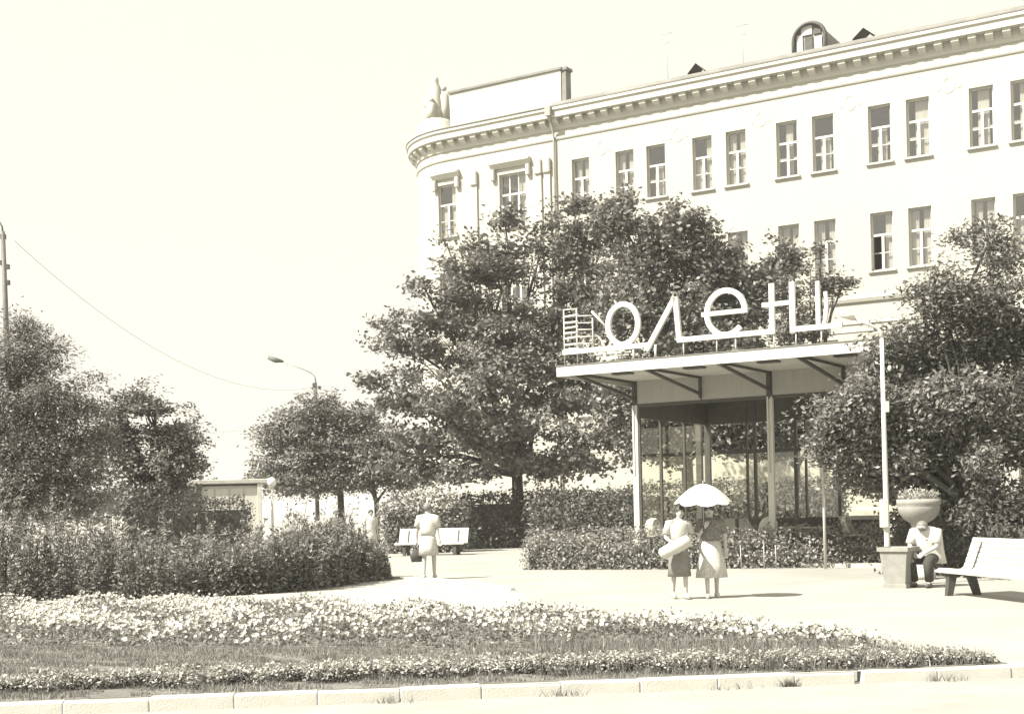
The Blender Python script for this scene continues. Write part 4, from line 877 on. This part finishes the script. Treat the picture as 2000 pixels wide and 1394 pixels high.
# ------------------------------------------------------------------ people
STAND = dict(pelvis=(0, 0, .92), waist=(0, 0, 1.06), chest=(0, 0, 1.24), neck=(0, .0, 1.40), throat=(0, -.012, 1.455), head=(0, -.025, 1.535), crown=(0, -.01, 1.60),
    shl=(.165, 0, 1.345), ell=(.215, .03, 1.08), wrl=(.215, -.04, .855), shr=(-.165, 0, 1.345), elr=(-.215, .03, 1.08), wrr=(-.215, -.04, .855),
    hpl=(.085, 0, .88), knl=(.09, -.02, .48), anl=(.09, .02, .085), tol=(.10, -.13, .03), hpr=(-.085, 0, .88), knr=(-.09, -.02, .48), anr=(-.09, .02, .085), tor=(-.10, -.13, .03))
def body_mesh(J, k=1.0):
    J = {a: np.array(b, float) for a, b in J.items()}
    V, E, R = [], [], []
    def v(p, r): V.append(tuple(p)); R.append(r); return len(V) - 1
    def e(a, b): E.append((a, b))
    rad = dict(pelvis=.125, waist=.105, chest=.115, neck=.055, throat=.05, head=.082, crown=.055, shl=.058, ell=.04, wrl=.026, hpl=.085, knl=.052, anl=.034, tol=.028)
    I = {n: v(J[n], rad.get(n, rad.get(n[:-1] + 'l', .05)) * k) for n in J}
    for a, b in (('pelvis', 'waist'), ('waist', 'chest'), ('chest', 'neck'), ('neck', 'throat'), ('throat', 'head'), ('head', 'crown')): e(I[a], I[b])
    for s in 'lr':
        e(I['chest'], I['sh' + s]); e(I['sh' + s], I['el' + s]); e(I['el' + s], I['wr' + s]); e(I['pelvis'], I['hp' + s]); e(I['hp' + s], I['kn' + s]); e(I['kn' + s], I['an' + s]); e(I['an' + s], I['to' + s])
        wv = J['wr' + s]; d = unit(wv - J['el' + s]); sd_ = unit(np.cross(d, [0.3 if s == 'l' else -.3, 1.0, 0.1])); nrm = np.cross(sd_, d)
        palm = v(wv + d * .055, .030 * k); e(I['wr' + s], palm)
        for f, (o, ln) in enumerate(((-.027, .062), (-.009, .072), (.009, .068), (.026, .054))):
            b1 = v(wv + d * .09 + sd_ * o, .0105); m1 = v(wv + d * (.09 + ln * .55) + sd_ * o * 1.1 + nrm * .008, .0095); t1 = v(wv + d * (.09 + ln) + sd_ * o * 1.1 + nrm * .026, .008)
            e(palm, b1); e(b1, m1); e(m1, t1)
        th = v(wv + d * .05 - sd_ * .038 + nrm * .008, .011); tt_ = v(wv + d * .085 - sd_ * .050 + nrm * .02, .009); e(palm, th); e(th, tt_)
    hd = J['head']; up = unit(J['crown'] - J['throat']); fw = unit(J.get('_f', np.array([0, -1.0, 0])) if '_f' in J else np.array([0, -1.0, 0]))
    nz = v(hd + np.array([0, -.095, -.005]), .014); e(I['head'], nz)
    for s_ in (-1, 1): q = v(hd + np.array([s_ * .083, .0, -.005]), .016); e(I['head'], q)
    return V, E, R, I['pelvis']
def person(label, loc, rz, J, k=1.0, hair='short', body_m='skin'):
    root = thing('person', label, 'person', loc, rz)
    V, E, R, rt = body_mesh(J, k); bm = bmesh.new(); ly = bm.verts.layers.skin.verify()
    bv = [bm.verts.new(p) for p in V]
    for a, r_ in zip(bv, R): a[ly].radius = (r_, r_)
    bv[rt][ly].use_root = True; bm.verts.ensure_lookup_table()
    for a, b in E: bm.edges.new((bv[a], bv[b]))
    me = bpy.data.meshes.new('body'); bm.to_mesh(me); bm.free()
    me.materials.append(M[body_m]); o = link('body', me, root)
    sk = o.modifiers.new('skin', 'SKIN'); sk.use_smooth_shade = True; sb = o.modifiers.new('sub', 'SUBSURF'); sb.levels = 1; sb.render_levels = 1
    h = np.array(J['head'])
    for s_ in (-1, 1): MB().ball(h + np.array([s_ * .031, -.079, .012]), (.012, .008, .007), 8, 6).build('eye', 'hair', root)
    MB().ball(h + np.array([0, -.078, -.046]), (.022, .008, .006), 8, 6).build('mouth', 'leather', root)
    hm = MB(); hm.ball(h + np.array([0, .024, .028]), (.094, .094, .092), 16, 12)
    if hair == 'bun': hm.ball(h + np.array([0, .115, .0]), .05, 10, 8)
    if hair == 'bob': hm.ball(h + np.array([0, .045, -.03]), (.098, .075, .10), 14, 10)
    hm.build('cap' if hair == 'cap' else 'hair', {'cap': 'cloth_w', 'grey': 'hair_grey'}.get(hair, 'hair'), root)
    return root
def shoes(root, J, m='leather'):
    for s_ in 'lr':
        a, t = np.array(J['an' + s_]), np.array(J['to' + s_]); d = unit(t - a); d[2] = 0
        MB().tube([a * [1, 1, 0] + [0, 0, a[2] - .045] - d * .045, a * [1, 1, 0] + [0, 0, a[2] - .04] + d * .06, t + d * .045], [.042, .044, .03], 10).build('shoe', m, root)
def sleeve(b, J, s_, frac=.55, r0=.078, r1=.07):
    a, c = np.array(J['sh' + s_]), np.array(J['el' + s_]); ch = np.array(J['chest']) + [0, 0, .08]
    b.tube([a * .6 + ch * .4, a, a + (c - a) * frac], [r0 * 1.05, r0, r1], 12)
# woman with bag walking on the left
J = dict(STAND); J.update(knr=(-.10, -.10, .49), anr=(-.10, -.10, .10), tor=(-.10, -.24, .06), anl=(.08, .16, .12), tol=(.08, .04, .03), knl=(.085, .05, .48), wrl=(.255, -.02, .86), ell=(.235, .03, 1.08), wrr=(-.25, .05, .87))
p = ground(838, 1131); wl_ = person('woman in white blouse and pale skirt carrying a dark bag past the left bench', (p[0], p[1], 0), math.radians(172), J, 1.04, 'grey')
wl_.scale = (1.06,) * 3
b = MB(); b.loft([(0, 0, .95, .165, .125), (0, 0, 1.06, .185, .13), (0, 0, 1.2, .21, .14), (0, 0, 1.32, .205, .125), (0, 0, 1.385, .13, .09), (0, 0, 1.43, .07, .065)], 22)
sleeve(b, J, 'l', .8, .088, .085); sleeve(b, J, 'r', .8, .088, .085); b.build('blouse', 'cloth_w', wl_)
MB().loft([(0, 0, .52, .215, .20, .05), (0, 0, .7, .20, .18, .03), (0, 0, .86, .185, .15), (0, 0, .965, .15, .115)], 26).build('skirt', 'cloth_l', wl_)
shoes(wl_, J, 'cloth_l')
def to_world(root, q):
    a = root.rotation_euler.z; s_ = root.scale.x; return np.array([root.location.x + s_ * (q[0] * math.cos(a) - q[1] * math.sin(a)), root.location.y + s_ * (q[0] * math.sin(a) + q[1] * math.cos(a)), s_ * q[2]])
hw_ = to_world(wl_, (.26, -.03, .78))
bag = thing('shopping_bag', 'dark shopping bag held by the woman in white blouse', 'bag', hw_ - np.array([0, 0, .42]), math.radians(20))
MB().loft([(0, 0, 0, .13, .055), (0, 0, .10, .165, .075), (0, 0, .28, .175, .07, .02)], 18).build('bag_body', 'leather', bag)
for y in (-.03, .03): MB().tube([(-.09, y, .27), (-.05, y * .6, .37), (0, 0, .415), (.05, y * .6, .37), (.09, y, .27)], .009, 6).build('handle', 'leather', bag)
# the couple under the umbrella
J = dict(STAND); J.update(head=(.035, -.03, 1.535), crown=(.04, -.015, 1.60), throat=(.02, -.012, 1.455), ell=(.235, .02, 1.10), wrl=(.12, -.20, 1.10), elr=(-.24, .0, 1.09), wrr=(-.14, -.20, .98), knl=(.09, -.08, .49), anl=(.09, -.08, .09), tol=(.10, -.22, .04), knr=(-.09, .02, .48), anr=(-.09, .12, .11), tor=(-.09, .0, .03))
p = ground(1328, 1169); w1 = person('woman in white blouse with a white bundle on the left under the umbrella', (p[0], p[1], 0), math.radians(8), J, 1.0, 'bob'); w1.scale = (.955,) * 3
b = MB(); b.loft([(0, 0, .98, .150, .11), (0, 0, 1.1, .165, .12), (0, 0, 1.22, .19, .135), (0, 0, 1.33, .185, .115), (0, 0, 1.385, .12, .085), (0, 0, 1.42, .07, .06)], 22)
sleeve(b, J, 'l', .75, .075, .075); sleeve(b, J, 'r', .75, .075, .075); b.build('blouse', 'cloth_w', w1)
MB().loft([(0, 0, .40, .20, .17, .09), (0, 0, .6, .185, .155, .06), (0, 0, .82, .18, .14), (0, 0, 1.0, .14, .105)], 26).build('skirt', 'cloth_g', w1)
shoes(w1, J, 'cloth_l')
q = to_world(w1, (-.13, -.27, .93))
bd = MB().loft([(-.0, 0, -.30, .04, .05), (0, 0, -.26, .095, .10), (0, 0, 0, .115, .12, .03), (0, 0, .24, .10, .10), (0, 0, .28, .04, .04)], 16).build('bundle', 'cloth_w', None, q)
bd.rotation_euler = (0, math.radians(64), math.radians(-5)); tag(bd, 'long white bundle held under the arm of the woman on the left of the umbrella', 'bundle')
J2 = dict(STAND); J2.update(head=(-.03, -.03, 1.535), crown=(-.035, -.015, 1.60), throat=(-.015, -.012, 1.455), elr=(-.22, -.03, 1.10), wrr=(-.13, -.20, 1.24), ell=(.24, .03, 1.09), wrl=(.25, -.06, .87), knl=(.09, .02, .48), anl=(.09, .10, .10), tol=(.10, -.03, .03), knr=(-.09, -.09, .49), anr=(-.08, -.08, .09), tor=(-.09, -.22, .03))
p = ground(1391, 1167); w2 = person('woman in patterned dress with pale skirt under the right of the umbrella', (p[0], p[1], 0), math.radians(-4), J2, 1.04, 'short'); w2.scale = (.965,) * 3
b = MB(); b.loft([(0, 0, .99, .155, .115), (0, 0, 1.1, .175, .13), (0, 0, 1.22, .205, .145), (0, 0, 1.33, .20, .12), (0, 0, 1.39, .13, .09), (0, 0, 1.42, .075, .065)], 22)
sleeve(b, J2, 'l', .8, .085, .085); sleeve(b, J2, 'r', .8, .085, .085); b.build('bodice', 'cloth_p', w2)
MB().loft([(0, 0, .36, .26, .215, .10), (0, 0, .58, .235, .20, .07), (0, 0, .82, .205, .165, .02), (0, 0, 1.01, .152, .115)], 30).build('skirt', 'cloth_l', w2)
shoes(w2, J2, 'cloth_l')
hq = to_world(w2, (-.14, -.24, 1.30))
tipw = at(1372, 944, hq[1] - .05)
um = thing('umbrella', 'white scalloped umbrella held over the two women', 'umbrella', hq)
ax = unit(np.array([tipw[0] - hq[0], -.10, tipw[2] - hq[2]])); e1 = unit(np.cross(ax, [0, 1.0, 0])); e2 = np.cross(ax, e1)
Lh = np.linalg.norm(np.array(tipw) - hq)
tp_ = ax * Lh
def ump(rho, t, drop): return tp_ + (e1 * math.cos(t) + e2 * math.sin(t)) * rho - ax * drop
cn = MB(); vs = [tuple(tp_)]; rings = 6; seg = 32; RU = .49
for i in range(1, rings + 1):
    f = i / rings
    for kx in range(seg):
        t = 2 * math.pi * kx / seg; sc_ = abs(math.cos(t * 4)); rho = RU * f * (1 - .085 * f * (1 - sc_)); vs.append(tuple(ump(rho, t, .32 * f ** 1.75 - .035 * f * f * (1 - sc_))))
fs = [(0, 1 + kx, 1 + (kx + 1) % seg) for kx in range(seg)] + [(1 + i * seg + kx, 1 + (i + 1) * seg + kx, 1 + (i + 1) * seg + (kx + 1) % seg, 1 + i * seg + (kx + 1) % seg) for i in range(rings - 1) for kx in range(seg)]
o = cn.add(vs, fs, True).build('canopy', 'cloth_w', um)
MB().tube([tuple(-ax * .10), tuple(tp_ + ax * .05)], .009, 8).build('shaft', 'greypole', um)
MB().tube([tuple(-ax * .12), tuple(-ax * .02)], .017, 8).build('grip', 'leather', um)
for kx in range(8):
    t = 2 * math.pi * kx / 8; MB().tube([tuple(ump(RU * f, t, .32 * f ** 1.75 + .012)) for f in (.05, .35, .7, 1.0)], .004, 4).build('rib', 'greypole', um)
# man seated on the end of the right bench, bowed forward
SEAT = dict(pelvis=(0, .0, .50), waist=(0, -.03, .66), chest=(0, -.10, .86), neck=(0, -.17, 1.0), throat=(0, -.23, 1.02), head=(0, -.30, 1.03), crown=(0, -.34, 1.085),
    shl=(.19, -.12, .955), ell=(.23, -.25, .70), wrl=(.10, -.42, .60), shr=(-.19, -.12, .955), elr=(-.23, -.25, .70), wrr=(-.10, -.42, .60),
    hpl=(.095, -.02, .49), knl=(.15, -.44, .48), anl=(.14, -.38, .085), tol=(.16, -.53, .03), hpr=(-.095, -.02, .49), knr=(-.14, -.44, .48), anr=(-.13, -.34, .085), tor=(-.15, -.49, .03))
p = at(1812, 1148, 24.4); mn = person('person in white shirt and dark trousers hunched at the end of the right bench', (p[0] + .03, p[1], 0), math.radians(-38), SEAT, 1.12, 'grey'); mn.scale = (1.1, 1.05, 1.05)
b = MB(); b.loft([(0, .02, .40, .29, .22), (0, .01, .52, .27, .20), (0, -.03, .68, .26, .18), (0, -.08, .85, .265, .175), (0, -.11, .96, .255, .15), (0, -.135, 1.02, .16, .11), (0, -.155, 1.05, .07, .07)], 22)
sleeve(b, SEAT, 'l', .8, .09, .085); sleeve(b, SEAT, 'r', .8, .09, .085); b.build('shirt', 'cloth_w', mn)
b = MB(); b.loft([(0, -.03, .42, .19, .19), (0, -.03, .54, .19, .17)], 16)
for s_ in 'lr': b.tube([np.array(SEAT['hp' + s_]), np.array(SEAT['kn' + s_]) + [0, .02, .0], np.array(SEAT['kn' + s_]) + [0, -.01, -.05], np.array(SEAT['an' + s_]) + [0, 0, .03]], [.115, .085, .085, .07], 12)
b.build('trousers', 'cloth_d', mn); shoes(mn, SEAT)
# far passers-by beyond the shrub border
J = dict(STAND)
for px, Y_, m_, lab in ((724, 46, 'cloth_w', 'far figure in white beyond the end of the shrub border'), (655, 50, 'cloth_g', 'far figure in grey under the round lime tree')):
    p = at(px, 1000, Y_); f = person(lab, (p[0], p[1], 0), math.radians(20), J, 1.0, 'short')
    b = MB(); b.loft([(0, 0, .5, .22, .19, .04), (0, 0, .8, .19, .15), (0, 0, 1.02, .15, .115), (0, 0, 1.22, .195, .14), (0, 0, 1.34, .185, .115), (0, 0, 1.42, .07, .065)], 20)
    sleeve(b, J, 'l'); sleeve(b, J, 'r'); b.build('dress', m_, f); shoes(f, J)
# ------------------------------------------------------------------ thin volume added to lift the blacks and soften contrast
hz_ = MB().box(-2600, 2600, -400, 4100, -1.2, 27).build('fade_veil', 'plaza'); tag(hz_, 'thin pale veil added to the air to lift the blacks', 'fade_veil', kind='stuff')
hm_ = bpy.data.materials.new('fade_veil'); hm_.use_nodes = True; t = hm_.node_tree; t.nodes.remove(t.nodes['Principled BSDF'])
pv = nd(t, 'ShaderNodeVolumePrincipled'); pv.inputs['Color'].default_value = (1, .98, .92, 1); pv.inputs['Density'].default_value = 0.0006
t.links.new(pv.outputs[0], t.nodes['Material Output'].inputs['Volume']); hz_.data.materials.clear(); hz_.data.materials.append(hm_)
bpy.context.view_layer.update()
